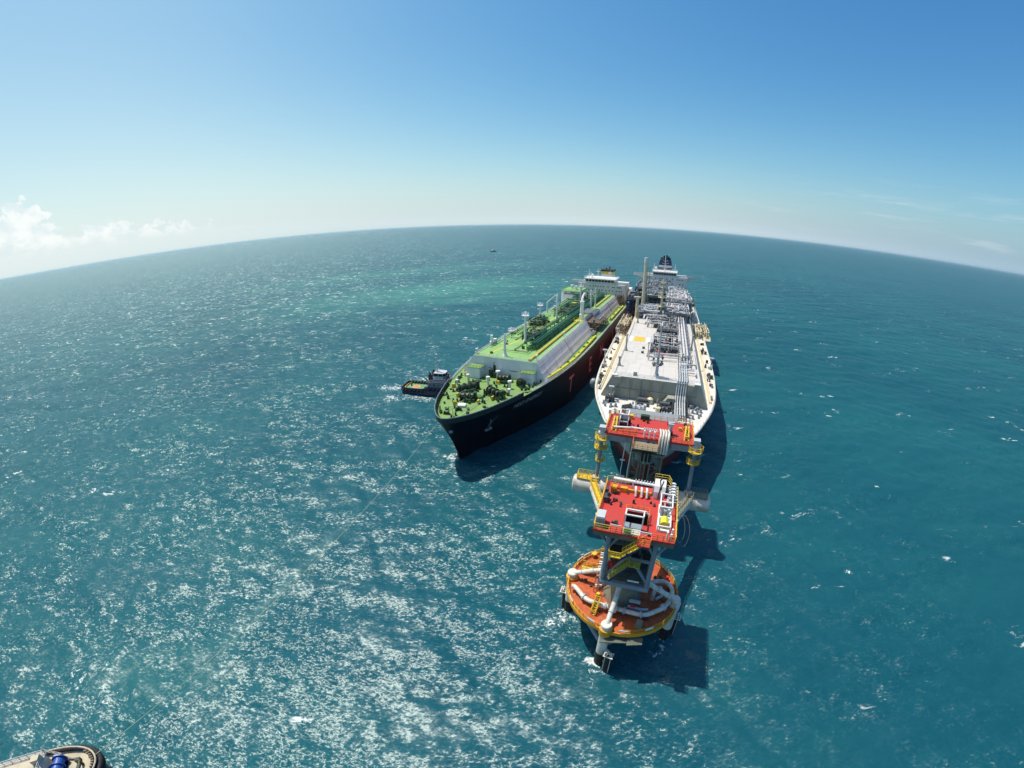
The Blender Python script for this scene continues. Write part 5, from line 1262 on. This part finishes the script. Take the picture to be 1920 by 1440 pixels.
for x, y, wd in ((-2.9, -7.35, 1.6), (1.7, -7.8, 1.7)): m.cbox(x, y, UZ+1.15, wd, .08, .3)
for x, y in ((-6.35, -2.5), (-6.35, -5), (6.35, -3), (6.35, 1)): m.cbox(x, y, UZ+.5, .08, .5, .5)
m.build('sign_board', 'white', up, split=True)
m = MB(); rn = random.Random(93)
for k in range(18):
    x, y = rn.uniform(-5.6, 2.6), rn.uniform(-.8, 3.2) if rn.random() < .6 else rn.uniform(-7, -5)
    m.cbox(x if abs(x) > 2 or y > 0 else -3, y, UZ, rn.uniform(.2, .6), rn.uniform(.15, .4), rn.uniform(.2, .8), rn.uniform(0, 3))
m.build('deck_fitting', 'dark_steel', up, split=True)
m = MB()
for r_ in (1.2, 2.0): m.tube(smooth_path([(6.1, -1.5, UZ+.4), (6.5+r_*.6, -1.8+r_*.3, UZ+.6), (6.7+r_, -2.6, UZ-1.2), (6.6+r_*.8, -3.6, UZ-1.6-r_), (6.2, -4.2, UZ-1.2)]), .028, 5)
HO = (6.3, -2.0, UZ)
hh = thing('hose_loops', 'loose grey hoses hanging in loops off the edge of the tower\'s upper platform', 'hose', at((FO, FA), *HO), -FA)
m.build('hose', 'hose_grey', hh, split=True, org=HO)
m = MB()
for x, y, z1 in ((4.9, -7.0, 1.6), (5.5, -6.9, 1.2), (5.6, -6.3, 1.7)): m.cyl((x, y, UZ), (x, y, UZ+z1), .16, .16, 8)
m.build('gas_bottle', 'white', up, split=True)

# ================================================================== tugs
def tug(name, label, loc, heading, L, B, hullm, deckm, foredeckm, housem, markings=False, blue_winch=False, hmast=17.4, lift=0.0, wheel='white', wh_at=(.53, .70)):
    """local x runs from stern (0) to bow (L)"""
    t = thing(name, label, 'tugboat', (loc[0], loc[1], 0), heading, 'tugs working round the moored ships')
    def half(u):   # plan outline
        v = u / L
        if v < .12: return B/2*(.82+.18*(v/.12)**.6)
        if v < .62: return B/2
        w_ = (v-.62)/.38; return B/2*math.sqrt(max(0, 1-w_**2.3))
    us = list(np.linspace(0, .6*L, 10)) + [L*(.6+.4*math.sin(math.pi/2*k/12)) for k in range(1, 13)]
    def sheer(u): v = u/L; return 2.1 + (1.3 if v > .44 else 1.3*max(0, (v-.38)/.06)) + 1.0*max(0, (v-.6)/.4)**1.5
    m = MB(); n = len(us)
    for s in (1, -1):
        b0 = len(m.v)
        for u in us:
            h = half(u)
            m.v += [(u, s*h*.82 if u < L else 0, -1.5), (u, s*h*.96, .2), (u, s*h, sheer(u)), (u, s*h, sheer(u)+.95), (u-.0, s*max(h-.22, 0), sheer(u)+.95), (u, s*max(h-.22, 0), sheer(u)-.2)]
        for i in range(n-1):
            for k in range(5):
                a = b0+i*6+k; q = (a, a+6, a+7, a+1); m.f.append(q if s < 0 else tuple(reversed(q)))
    nn = n*6; m.f.append((0, 1, 2, 2+nn, 1+nn, nn)); m.f.append((2, 3, 3+nn, 2+nn)); m.f.append((3, 4, 4+nn, 3+nn)); m.f.append((4, 5, 5+nn, 4+nn))
    hl = m.build('hull', hullm, t)
    def deck(u0, u1, z, mat, nm):
        m = MB(); uu = [u0] + [u for u in us if u0 < u < u1] + [u1]
        m.v = [(u, max(half(u)-.2, 0), z(u)) for u in uu] + [(u, -max(half(u)-.2, 0), z(u)) for u in uu]; k = len(uu)
        m.f = [(i+k, i+1+k, i+1, i) for i in range(k-1)]; return m.build(nm, mat, t)
    deck(0.2, L*.41, lambda u: sheer(min(u, L*.37))-.02, deckm, 'aft_deck'); deck(L*.41, L-.25, lambda u: sheer(u)-.1, foredeckm, 'foredeck')
    m = MB()
    for s in (1, -1): m.tube([(u, s*(half(u)-.1), sheer(u)+1.0) for u in us], .14, 6)
    m.build('bulwark_cap', 'tan_deck' if blue_winch else 'navy', hl)
    # heavy bow fender, stern fender and tyres
    m = MB(); pts = [(u+.35, half(u)+.1, sheer(u)+.1) for u in us if u > L*.72]; pts = pts + [(u+.35, -half(u)-.1, sheer(u)+.1) for u in reversed(us) if u > L*.72][1:]
    m.tube(pts, .42, 12); pts = [(p[0]-.25, p[1]*.98, p[2]-1.0) for p in pts]; m.tube(pts, .5, 10)
    m.build('bow_fender', 'rubber', t, True)
    m = MB(); m.tube([(1.5, -half(1.5)-.2, 1.9), (.1, -half(0), 1.9), (-.3, -half(0)*.6, 1.9), (-.3, half(0)*.6, 1.9), (.1, half(0), 1.9), (1.5, half(1.5)+.2, 1.9)], .5, 10)
    for k in range(9):
        for s in (1, -1):
            u = L*(.1+.065*k); m.tube([(u+.5*math.cos(a), s*(half(u)+.2), sheer(u)-.2+.5*math.sin(a)) for a in np.linspace(0, 6.283, 11)], .2, 6)
    m.build('tyre_fender', 'rubber', t, split=True)
    if blue_winch:
        m = MB()
        for k in range(-6, 7):
            a = R(k*9); u = L-.3-1.8*(1-math.cos(a))*3; m.cbox(L-.55-abs(k)**2*.045, k*.42, sheer(L)+.2, .5, .16, .9, 0)
        m.build('fender_chain', 'brown', t)
    # deckhouse, wheelhouse, mast, funnels
    x0 = L*.43; x1 = L*.74
    m = MB(); m.box(x0, x1, -B*.33, B*.33, 3.0, 5.9); m.box(x0-.3, x1+.1, -B*.36, B*.36, 5.9, 6.05); dh = m.build('deckhouse', housem, t)
    m = MB()
    for k in range(4):
        for s in (1, -1): m.cyl((x0+1.2+2.0*k, s*B*.33, 4.9), (x0+1.2+2.0*k, s*(B*.33+.04), 4.9), .28, .28, 10)
    m.build('porthole', 'glass_dark', dh, split=True)
    m = MB(); m.rail([(x0, -B*.35, 6.05), (x0, B*.35, 6.05), (x1, B*.35, 6.05), (x1, -B*.35, 6.05)], 1.0, 1.3, .05, closed=True); m.build('railing', 'light_steel', dh)
    xw0, xw1 = L*wh_at[0], L*wh_at[1]; hw = B*.24; q = lift
    if q > 0:
        m = MB(); m.box(xw0-1.0, xw1+.4, -hw-.5, hw+.5, 6.05, 6.05+q); m.box(xw0-1.3, xw1+.7, -hw-.8, hw+.8, 6.05+q, 6.17+q); ud = m.build('upper_house', housem, t)
        m = MB(); m.box(xw0-.9, xw1+.2, -hw-.56, -hw-.48, 6.45, 6.95); m.box(xw0-.9, xw1+.2, hw+.48, hw+.56, 6.45, 6.95); m.build('upper_window', 'glass_dark', ud, split=True)
    m = MB(); m.prism([(xw0, -hw), (xw1-.8, -hw), (xw1, -hw*.5), (xw1, hw*.5), (xw1-.8, hw), (xw0, hw)], 6.05+q, 7.3+q); m.prism([(xw0-.1, -hw-.1), (xw1-.7, -hw-.1), (xw1+.1, -hw*.5), (xw1+.1, hw*.5), (xw1-.7, hw+.1), (xw0-.1, hw+.1)], 8.5+q, 8.8+q)
    wh = m.build('wheelhouse', wheel, t)
    m = MB(); m.prism([(xw0+.05, -hw+.05), (xw1-.83, -hw+.05), (xw1-.05, -hw*.48), (xw1-.05, hw*.48), (xw1-.83, hw-.05), (xw0+.05, hw-.05)], 7.3+q, 8.5+q); m.build('wheelhouse_windows', 'glass_dark', wh)
    m = MB(); cs = [(xw0, -hw), (xw0, hw), (xw1-.8, hw), (xw1-.8, -hw), (xw1, hw*.5), (xw1, -hw*.5), ((xw0+xw1)/2-.4, hw), ((xw0+xw1)/2-.4, -hw)]
    for x, y in cs: m.cbox(x*1.0, y, 7.25+q, .16, .16, 1.3)
    m.build('window_post', wheel, wh, split=True)
    for s in (1, -1):
        m = MB(); m.cbox(x0+1.4, s*B*.22, 6.0, 1.7, 1.3, 3.2); fn = m.build('funnel', 'tug_dark_red' if not blue_winch else 'navy', t)
        m = MB(); m.cyl((x0+1.4, s*B*.22, 9.2), (x0+1.0, s*B*.22, 10.2), .4, .35, 8); m.cbox(x0+1.4, s*B*.22, 8.9, 1.75, 1.35, .5); m.build('exhaust_pipe', 'black', fn)
    xm = xw0+.8
    m = MB()
    for dx, dy in ((-.35, -.35), (.35, -.35), (0, .4)): m.cyl((xm+dx, dy, 8.8), (xm+dx*.4, dy*.4, hmast), .14, .11, 5)
    for k in range(8): m.cyl((xm-.3, -.3, 9.4+k), (xm+.3, .3, 9.4+k), .05, .05, 4)
    m.bar((xm, -1.3, 12), (xm, 1.3, 12), .14); ms = m.build('mast', 'light_steel', t)
    m = MB()
    for k in range(7): m.cbox(xm+(.35 if k % 2 else -.35), .1*(-1)**k, 10.6+k*.95, .5, .5, .45)
    m.cbox(xm, 0, hmast-.1, .7, .7, .35); m.build('lamp', 'white', ms, split=True)
    m = MB(); m.bar((xm+.2, -1, 11.1), (xm+.6, 1, 11.1), .3); m.build('radar_bar', 'white', ms)
    m = MB(); m.cyl((x0+.8, -B*.3, 6), (x0-1.6, -B*.36, 8.4), .22, .16, 8); m.cyl((x0+.8, B*.3, 6), (x0-1.8, B*.3, 9.0), .22, .16, 8); m.build('deck_crane', 'black', t, split=True)
    m = MB(); m.cyl((xw1+.6, -1, 6.7), (xw1+.6, 1, 6.7), .45, .45, 10); m.cyl((x1+.0, -1.5, 6.3), (x1+.0, -2.8, 6.3), .4, .4, 10); m.build('liferaft_case', 'white', t, split=True)
    m = MB(); m.cbox(xw1+.5, 1.2, 6.05+lift, .6, .6, 1.6); m.cyl((xw1+.5, 1.2, 7.4+lift), (xw1+1.5, 1.3, 7.9+lift), .16, .16, 6); m.build('fire_monitor', 'red', t)
    zf = sheer(L*.82)-.1
    m = MB()
    if blue_winch:
        for y in (-1.7, 1.5):
            m.cyl((L*.80, y-1.1, zf+1.2), (L*.80, y+1.1, zf+1.2), .85, .85, 18)
            for k in (-1.2, 0, 1.2): m.cyl((L*.80, y+k-.07, zf+1.2), (L*.80, y+k+.07, zf+1.2), 1.15, 1.15, 20)
        m.build('towing_winch', 'blue', t)
        m = MB(); m.cbox(L*.80, -.1, zf, 1.8, 6.4, .25); m.cbox(L*.775, 0, zf, 1.2, 1.0, 1.9); m.build('winch_bed', 'navy', t)
        m = MB()
        for y in (-1.2, 0.0, 1.2): m.cyl((L*.91, y, zf), (L*.91, y, zf+1.5), .22, .22, 10)
        m.cyl((L*.91, -1.4, zf+1.3), (L*.91, 1.4, zf+1.3), .22, .22, 10); m.cbox(L*.885, 2.0, zf, .8, .5, 1.0); m.cbox(L*.885, -2.0, zf, .8, .5, 1.0); m.cbox(L*.92, 0, zf+1.5, .5, .8, .4); m.build('towing_staple', 'machine_dark', t)
        m = MB(); m.rail([(x1+.1, -B*.36, 6.05), (x1+2.2, -B*.3, 3.6)], 1.0, 1, .06); m.rail([(x1+.1, B*.36, 6.05), (x1+2.0, B*.34, 4.0)], 1.0, 1, .06); m.cbox(x1+1.0, -2, 3.2, 1.6, 2.0, 1.5); m.cbox(x1+.9, 1.6, 3.2, 1.4, 1.8, 1.1); m.cbox(x1+1.2, 3.4, 3.2, 1.2, .8, 1.6); m.build('deck_stores', 'tank_white', t)
        m = MB(); m.tube(smooth_path([(x1+.6, 3.0, 3.9), (x1+1.6, 3.6, 4.0), (L*.84, 2.8, zf+.3), (L*.87, 2.6, zf+.3)]), .16, 6); m.build('coiled_rope', 'brown', t)
        m = MB(); m.box(x0+2, x1-.4, -B*.3, B*.3, 6.06, 6.2); m.cbox(x1-.6, 2.5, 6.1, 1.2, 1.0, 1.2); m.cbox(x1-.8, -2.6, 6.1, 1.4, 1.2, .9); m.build('boat_deck', 'tan_deck', t)
    else:
        m.cyl((L*.83, -1.6, zf+.9), (L*.83, 1.6, zf+.9), .8, .8, 14); m.cbox(L*.83, 0, zf, 1.6, 4, .3); m.build('towing_winch', 'machine_dark', t)
    if markings:
        m = MB(); m.lathe(L*.19, 0, [(1.9, 2.09), (1.9, 2.12), (1.35, 2.12)], 30); m.v = m.v; m.build('deck_circle', 'tan_deck', t)
        m = MB(); m.lathe(L*.19, 0, [(1.5, 2.09), (1.5, 2.135), (.01, 2.135)], 28); m.build('deck_circle', 'orange', t)
        m = MB(); m.tube([(L*.06, -B*.36, 2.4), (L*.03, -B*.2, 2.4), (L*.03, B*.2, 2.4), (L*.06, B*.36, 2.4)], .25, 8); m.build('tow_bar', 'amber', t)
        m = MB()
        for k in range(7): m.sphere((L*(.06+.05*k), B*.4, 2.7), .7, 8)
        m.build('rope_heap', 'green_dark', t)
        m = MB(); m.cbox(L*.39, -B*.25, 2.1, 1.2, 1.6, 1.3); m.cbox(L*.39, B*.2, 2.1, 1.4, 1.4, 1.8); m.cbox(L*.1, 0.6, 2.1, .5, .5, 1.3); m.build('deck_machine', 'machine_dark', t, split=True)
    return t
tug('tugboat', 'navy tug with a green aft deck and orange circle, pushing against the dark carrier', (-49.6, 177.8), R(-13), 30.0, 9.6, 'navy_hull', 'tug_green', 'tug_green', 'tug_grey', True, False, 18.2, 1.5, 'light_steel')
hd_ = R(31)
tug('tugboat', 'white and tan tug with blue winches and black bow fender, holding the tow line', (-64.0-33*math.cos(hd_), 14.6-33*math.sin(hd_)), hd_, 33.0, 10.6, 'navy_hull', 'tan_deck', 'tan_deck', 'tank_white', False, True, 16.5, 0.0, 'white', (.40, .57))
# far small boat
bt = thing('work_boat', 'tiny white workboat far out on the open sea', 'boat', (-49, 1163, 0), R(35))
m = MB(); m.prism([(-8, -2.6), (5, -2.6), (10, 0), (5, 2.6), (-8, 2.6)], -.5, 2.2); m.build('hull', 'navy_hull', bt)
m = MB(); m.box(-4, 3, -2, 2, 2.2, 5.4); m.box(-2, 1.5, -1.6, 1.6, 5.4, 7.2); m.cyl((-.5, 0, 7.2), (-.5, 0, 12.5), .25, .15, 6); m.build('cabin', 'white', bt)

# towing line from the near tug's bow to the carrier's bow, sagging
A, B_ = Vector((-65.4, 15.4, 5.0)), Vector((-22.6, 111.4, 16.2))
pts = []
for i in range(41):
    t = i/40; p = A.lerp(B_, t); p.z -= 4*5.0*t*(1-t)*(1 if True else 0); pts.append(p)
m = MB(); m.tube(pts, .055, 6); tl = m.build('towing_line', 'rope'); tl['label'] = 'thin pale towing line stretched between the near tug and the dark bow'; tl['category'] = 'rope'
# big pneumatic fender at the white ship's shoulder
fd = thing('ship_fender', 'round grey rubber fender hung on the white ship beside the dark hull', 'fender', (FO[0], FO[1], 0), -FA)
m = MB(); m.lathe(0, 0, [(.05, -2.0), (.8, -1.85), (1.35, -1.2), (1.5, 0), (1.35, 1.2), (.8, 1.85), (.05, 2.0)], 18); o = m.build('fender_body', 'steel_grey', fd, True); o.location = (-24.2, 97.3, 12.6)
m = MB(); m.cyl((-24.0, 97.3, 14.6), (-22.8, 97.3, FD), .07, .07, 5); m.build('fender_chain', 'black', fd)

# ================================================================== the sea
def build_sea():
    rng = np.random.RandomState(12)
    r = np.exp(np.linspace(math.log(9.0), math.log(2600.0), 930))
    r = np.concatenate([[0.5, 3.0, 6.0], r, np.exp(np.linspace(math.log(2700.0), math.log(150000.0), 34))])
    a_f = np.linspace(R(-92), R(92), 800)
    a_b = np.linspace(R(92), R(268), 90)[1:-1]
    a = np.concatenate([a_f, a_b])
    nr, na = len(r), len(a)
    X = (r[:, None]*np.sin(a)[None, :]).astype(np.float32); Y = (r[:, None]*np.cos(a)[None, :]).astype(np.float32)
    Z = np.zeros_like(X)
    main = R(24)
    cell = np.maximum(np.gradient(r), r*(R(184)/800))
    for i in range(90):
        lam = math.exp(rng.uniform(math.log(2.4), math.log(40.0)))
        d = main + rng.normal()*R(32)
        k = 2*math.pi/lam; ph = rng.uniform(0, 2*math.pi)
        s = 0.020*(1.0 if lam < 14 else .55)
        amp = s/k*(np.clip((lam/cell - 2.5)/3.0, 0, 1))
        if amp.max() <= 0: continue
        n_ok = int(np.argmax(amp[5:] <= 0) + 5) if (amp[5:] <= 0).any() else nr
        arg = k*(X[:n_ok]*math.sin(d) + Y[:n_ok]*math.cos(d)) + ph
        Z[:n_ok] += (amp[:n_ok, None]*np.sin(arg)).astype(np.float32)
    # foam where hulls, columns and propellers work the water; calm streak beneath the tow line
    foam = np.zeros_like(X); calm = np.zeros_like(X); teal = np.zeros_like(X)
    def blob(arr, x, y, rx, ry, ang, s):
        c, n = math.cos(ang), math.sin(ang); u = ((X-x)*c + (Y-y)*n)/rx; v = (-(X-x)*n + (Y-y)*c)/ry
        np.maximum(arr, s*np.exp(-(u*u+v*v)).astype(np.float32), out=arr)
    def fw(x, y): return FO[0] + x*math.cos(FA) + y*math.sin(FA), FO[1] - x*math.sin(FA) + y*math.cos(FA)
    def nw(x, y): return NO[0] + x*math.cos(NA) + y*math.sin(NA), NO[1] - x*math.sin(NA) + y*math.cos(NA)
    for (x, y) in COLS[:3]:
        p = fw(x, y); blob(foam, p[0], p[1], 2.6, 2.6, 0, .85); blob(foam, p[0]-1.5, p[1]-2.5, 4, 2.5, .6, .6)
    p = fw(-10.6, -2.5); blob(foam, p[0], p[1], 5, 4, 0.3, .8)
    p = nw(-2.0, -.5); blob(foam, *p, 3.2, 1.8, 0.2, 1.0); p = nw(-3.5, 1); blob(foam, *p, 5, 2.5, .5, .8)
    for (x, y, rx, ry, an, s) in ((-57, 180, 10, 6, -.2, .85), (-45, 190, 16, 6, -.1, .62), (-40, 168, 12, 3.5, -.24, .8), (-54, 168, 10, 5, -.2, .75), (-30, 186, 9, 3, -.3, .7),
                                  (-62, 160, 16, 7, .3, .5), (-75, 26, 9, 5, .5, .5), (-62, 20, 5, 5, .5, .5), (-85, 30, 12, 8, .5, .5), (-58, 26, 14, 7, .9, .4), (15, 300, 14, 4, -.3, .55), (-15, 125, 5, 2, -.5, .6)):
        blob(foam, x, y, rx, ry, an, s)
    for (x, y, rx, ry) in ((82, 59, 1.5, .7), (20, 302, 5, 1.5), (14.5, 44.5, 2.5, 1.2), (150, 150, 2, .8), (110, 210, 3, 1), (120, 90, 1.4, .6)): blob(foam, x, y, rx, ry, -.5, 1.15)
    # calm streak
    ax, ay, bx, by = -60.0, 36.0, -33.0, 122.0
    L2 = (bx-ax)**2 + (by-ay)**2; t = np.clip(((X-ax)*(bx-ax) + (Y-ay)*(by-ay))/L2, 0, 1)
    dd = np.hypot(X-(ax+t*(bx-ax)), Y-(ay+t*(by-ay))); wv = .9 + .5*np.sin(t*17) + 1.5*(1-t)
    calm = np.exp(-(dd/wv)**2).astype(np.float32)*np.clip(t*6, 0, 1)*np.clip((.68-t)*5, 0, 1)*.75
    blob(teal, -70, 490, 150, 70, .55, 1.0); blob(teal, -40, 420, 90, 25, .3, .7); blob(teal, -75, 30, 22, 12, .5, .15); blob(teal, -160, 700, 260, 60, .5, .5)
    nv = nr*na
    co = np.stack([X.ravel(), Y.ravel(), Z.ravel()], 1).astype(np.float32)
    i, j = np.meshgrid(np.arange(nr-1), np.arange(na), indexing='ij'); j2 = (j+1) % na
    q = np.stack([i*na+j, i*na+j2, (i+1)*na+j2, (i+1)*na+j], -1).reshape(-1, 4).astype(np.int32)
    me = bpy.data.meshes.new('sea'); nf = len(q)
    me.vertices.add(nv); me.vertices.foreach_set('co', co.ravel())
    me.loops.add(nf*4); me.loops.foreach_set('vertex_index', q.ravel())
    me.polygons.add(nf); me.polygons.foreach_set('loop_start', np.arange(0, nf*4, 4, dtype=np.int32))
    try: me.polygons.foreach_set('loop_total', np.full(nf, 4, dtype=np.int32))
    except Exception: pass
    me.polygons.foreach_set('use_smooth', np.ones(nf, dtype=bool))
    lod = np.clip((np.hypot(X, Y)-140)/420, 0, 1)
    for nm, arr in (('lod', lod), ('foam', foam), ('calm', calm), ('teal', teal)):
        at = me.attributes.new(nm, 'FLOAT', 'POINT'); at.data.foreach_set('value', arr.ravel().astype(np.float32))
    me.update(calc_edges=True); me.validate()
    o = bpy.data.objects.new('sea', me); scene.collection.objects.link(o); o['kind'] = 'structure'; o['label'] = 'choppy teal green sea with sun glitter and small whitecaps'
    return o
sea = build_sea()

def sea_material():
    m = bpy.data.materials.new('sea_water'); m.use_nodes = True; nt = m.node_tree; b = nt.nodes['Principled BSDF']
    geo = nd(nt, 'ShaderNodeNewGeometry'); pos = geo.outputs['Position']
    at = lambda n: nd(nt, 'ShaderNodeAttribute', attribute_name=n, attribute_type='GEOMETRY').outputs['Fac']
    # wind-aligned coordinates: ripples are longer along the crests
    mp = nd(nt, 'ShaderNodeMapping', {'Vector': pos, 'Rotation': (0, 0, R(24)), 'Scale': (0.55, 1.0, 1.0)}).outputs[0]
    na_ = nd(nt, 'ShaderNodeTexNoise', {'Vector': mp, 'Scale': 0.5, 'Detail': 3.0, 'Roughness': 0.65, 'Distortion': 0.6})
    nb_ = nd(nt, 'ShaderNodeTexNoise', {'Vector': mp, 'Scale': 2.2, 'Detail': 2.0, 'Roughness': 0.6, 'Distortion': 0.4})
    # patches of stronger and weaker ripple (gusts)
    ng = nd(nt, 'ShaderNodeTexNoise', {'Vector': mp, 'Scale': 0.055, 'Detail': 4.0, 'Roughness': 0.6})
    gust = mapr(nt, ng.outputs[0], 0.32, 0.68, 0.35, 1.35)
    def slope(tex, amt):
        v = nd(nt, 'ShaderNodeVectorMath', {0: tex.outputs['Color'], 1: (.5, .5, .5)}, operation='SUBTRACT')
        return nd(nt, 'ShaderNodeVectorMath', {0: v.outputs[0], 1: (amt*.8, amt, 0)}, operation='MULTIPLY').outputs[0]
    s1 = slope(na_, 1.55); s2 = slope(nb_, 1.65)
    sm = nd(nt, 'ShaderNodeVectorMath', {0: s1, 1: s2}, operation='ADD').outputs[0]
    # beyond the modelled swell the missing wave slopes come from a coarser ripple
    nf_ = nd(nt, 'ShaderNodeTexNoise', {'Vector': mp, 'Scale': 0.3, 'Detail': 3.0, 'Roughness': 0.6, 'Distortion': 0.5})
    s3 = nd(nt, 'ShaderNodeVectorMath', {0: slope(nf_, 2.5), 'Scale': at('lod')}, operation='SCALE').outputs[0]
    sm = nd(nt, 'ShaderNodeVectorMath', {0: sm, 1: s3}, operation='ADD').outputs[0]
    calm = at('calm'); amp = mth(nt, 'MULTIPLY', gust, mth(nt, 'SUBTRACT', 1.0, mth(nt, 'MULTIPLY', calm, .75)))
    sc = nd(nt, 'ShaderNodeVectorMath', {0: sm, 'Scale': amp}, operation='SCALE').outputs[0]
    nn = nd(nt, 'ShaderNodeVectorMath', {0: geo.outputs['Normal'], 1: sc}, operation='ADD').outputs[0]
    nrm = nd(nt, 'ShaderNodeVectorMath', {0: nn}, operation='NORMALIZE').outputs[0]
    # body colour
    nc = nd(nt, 'ShaderNodeTexNoise', {'Vector': pos, 'Scale': 0.006, 'Detail': 5.0, 'Roughness': 0.55})
    nc2 = nd(nt, 'ShaderNodeTexNoise', {'Vector': mp, 'Scale': 0.035, 'Detail': 5.0, 'Roughness': 0.6})
    c = mixc(nt, mapr(nt, nc.outputs[0], 0.35, 0.65), (0.0042, 0.064, 0.090), (0.006, 0.080, 0.102))
    c = mixc(nt, mapr(nt, nc2.outputs[0], 0.4, 0.7, 0, .3), c, (0.009, 0.10, 0.105))
    tl = mth(nt, 'MULTIPLY', at('teal'), mapr(nt, nc2.outputs[0], 0.0, 0.55), None)
    c = mixc(nt, mth(nt, 'MULTIPLY', tl, .6), c, (0.045, 0.21, 0.17))
    c = mixc(nt, mth(nt, 'MULTIPLY', calm, .2), c, (0.12, 0.24, 0.22))
    # foam: whitecaps on the open water and broken foam where it is churned
    mw = nd(nt, 'ShaderNodeMapping', {'Vector': pos, 'Rotation': (0, 0, R(24)), 'Scale': (0.5, 1.0, 1.0)}).outputs[0]
    w1 = nd(nt, 'ShaderNodeTexNoise', {'Vector': mw, 'Scale': 0.085, 'Detail': 2.0, 'Roughness': 0.5})
    w2 = nd(nt, 'ShaderNodeTexNoise', {'Vector': mw, 'Scale': 0.5, 'Detail': 5.0, 'Roughness': 0.7, 'Distortion': 0.6})
    cap = mth(nt, 'MULTIPLY', mapr(nt, w1.outputs[0], 0.625, 0.70), mapr(nt, w2.outputs[0], 0.55, 0.66))
    w3 = nd(nt, 'ShaderNodeTexNoise', {'Vector': pos, 'Scale': 0.75, 'Detail': 7.0, 'Roughness': 0.72, 'Distortion': 1.2})
    ff = mapr(nt, mth(nt, 'ADD', w3.outputs[0], mth(nt, 'MULTIPLY', at('foam'), .26)), 0.66, 0.80)
    ff = mth(nt, 'MULTIPLY', ff, mapr(nt, at('foam'), 0.12, .45))
    foam = mth(nt, 'MAXIMUM', cap, ff)
    c = mixc(nt, mth(nt, 'MULTIPLY', foam, .85), c, (0.72, 0.78, 0.76))
    # water = deep scattering body under a rippled mirror; broken foam is matt
    nh = nd(nt, 'ShaderNodeVectorMath', {0: sc, 'Scale': 0.45}, operation='SCALE').outputs[0]
    nh = nd(nt, 'ShaderNodeVectorMath', {0: geo.outputs['Normal'], 1: nh}, operation='ADD').outputs[0]
    nh = nd(nt, 'ShaderNodeVectorMath', {0: nh}, operation='NORMALIZE').outputs[0]
    fr = nd(nt, 'ShaderNodeFresnel', {'IOR': 1.333}).outputs[0]
    fac = mth(nt, 'ADD', 0.032, mth(nt, 'MULTIPLY', fr, 0.20))
    fac = mth(nt, 'MULTIPLY', fac, mth(nt, 'SUBTRACT', 1.0, mth(nt, 'MULTIPLY', foam, .8)))
    df = nd(nt, 'ShaderNodeBsdfDiffuse', {'Color': c, 'Normal': nh}).outputs[0]
    gl = nd(nt, 'ShaderNodeBsdfGlossy', {'Color': (0.82, 0.95, 0.95, 1), 'Roughness': 0.37, 'Normal': nrm}).outputs[0]
    mx = nd(nt, 'ShaderNodeMixShader', {0: fac, 1: df, 2: gl}).outputs[0]
    nt.nodes.remove(b); nt.links.new(mx, nt.nodes['Material Output'].inputs['Surface'])
    MATS['sea_water'] = m; return m
sea.data.materials.append(sea_material())

# ------------------------------------------------------------------ sea haze: thin even air round everything
def haze():
    m = MB(); m.box(-90000, 90000, -90000, 90000, -3, 95)
    mt = bpy.data.materials.new('haze'); mt.use_nodes = True; nt = mt.node_tree; nt.nodes.clear()
    v = nd(nt, 'ShaderNodeVolumePrincipled', {'Color': (0.62, 0.86, 0.98, 1), 'Density': 2.2e-5, 'Anisotropy': 0.3})
    nd(nt, 'ShaderNodeOutputMaterial', {'Volume': v.outputs[0]})
    MATS['haze'] = mt
    o = m.build('haze', 'haze'); o['kind'] = 'stuff'; o['label'] = 'thin pale sea haze towards the horizon'
haze()
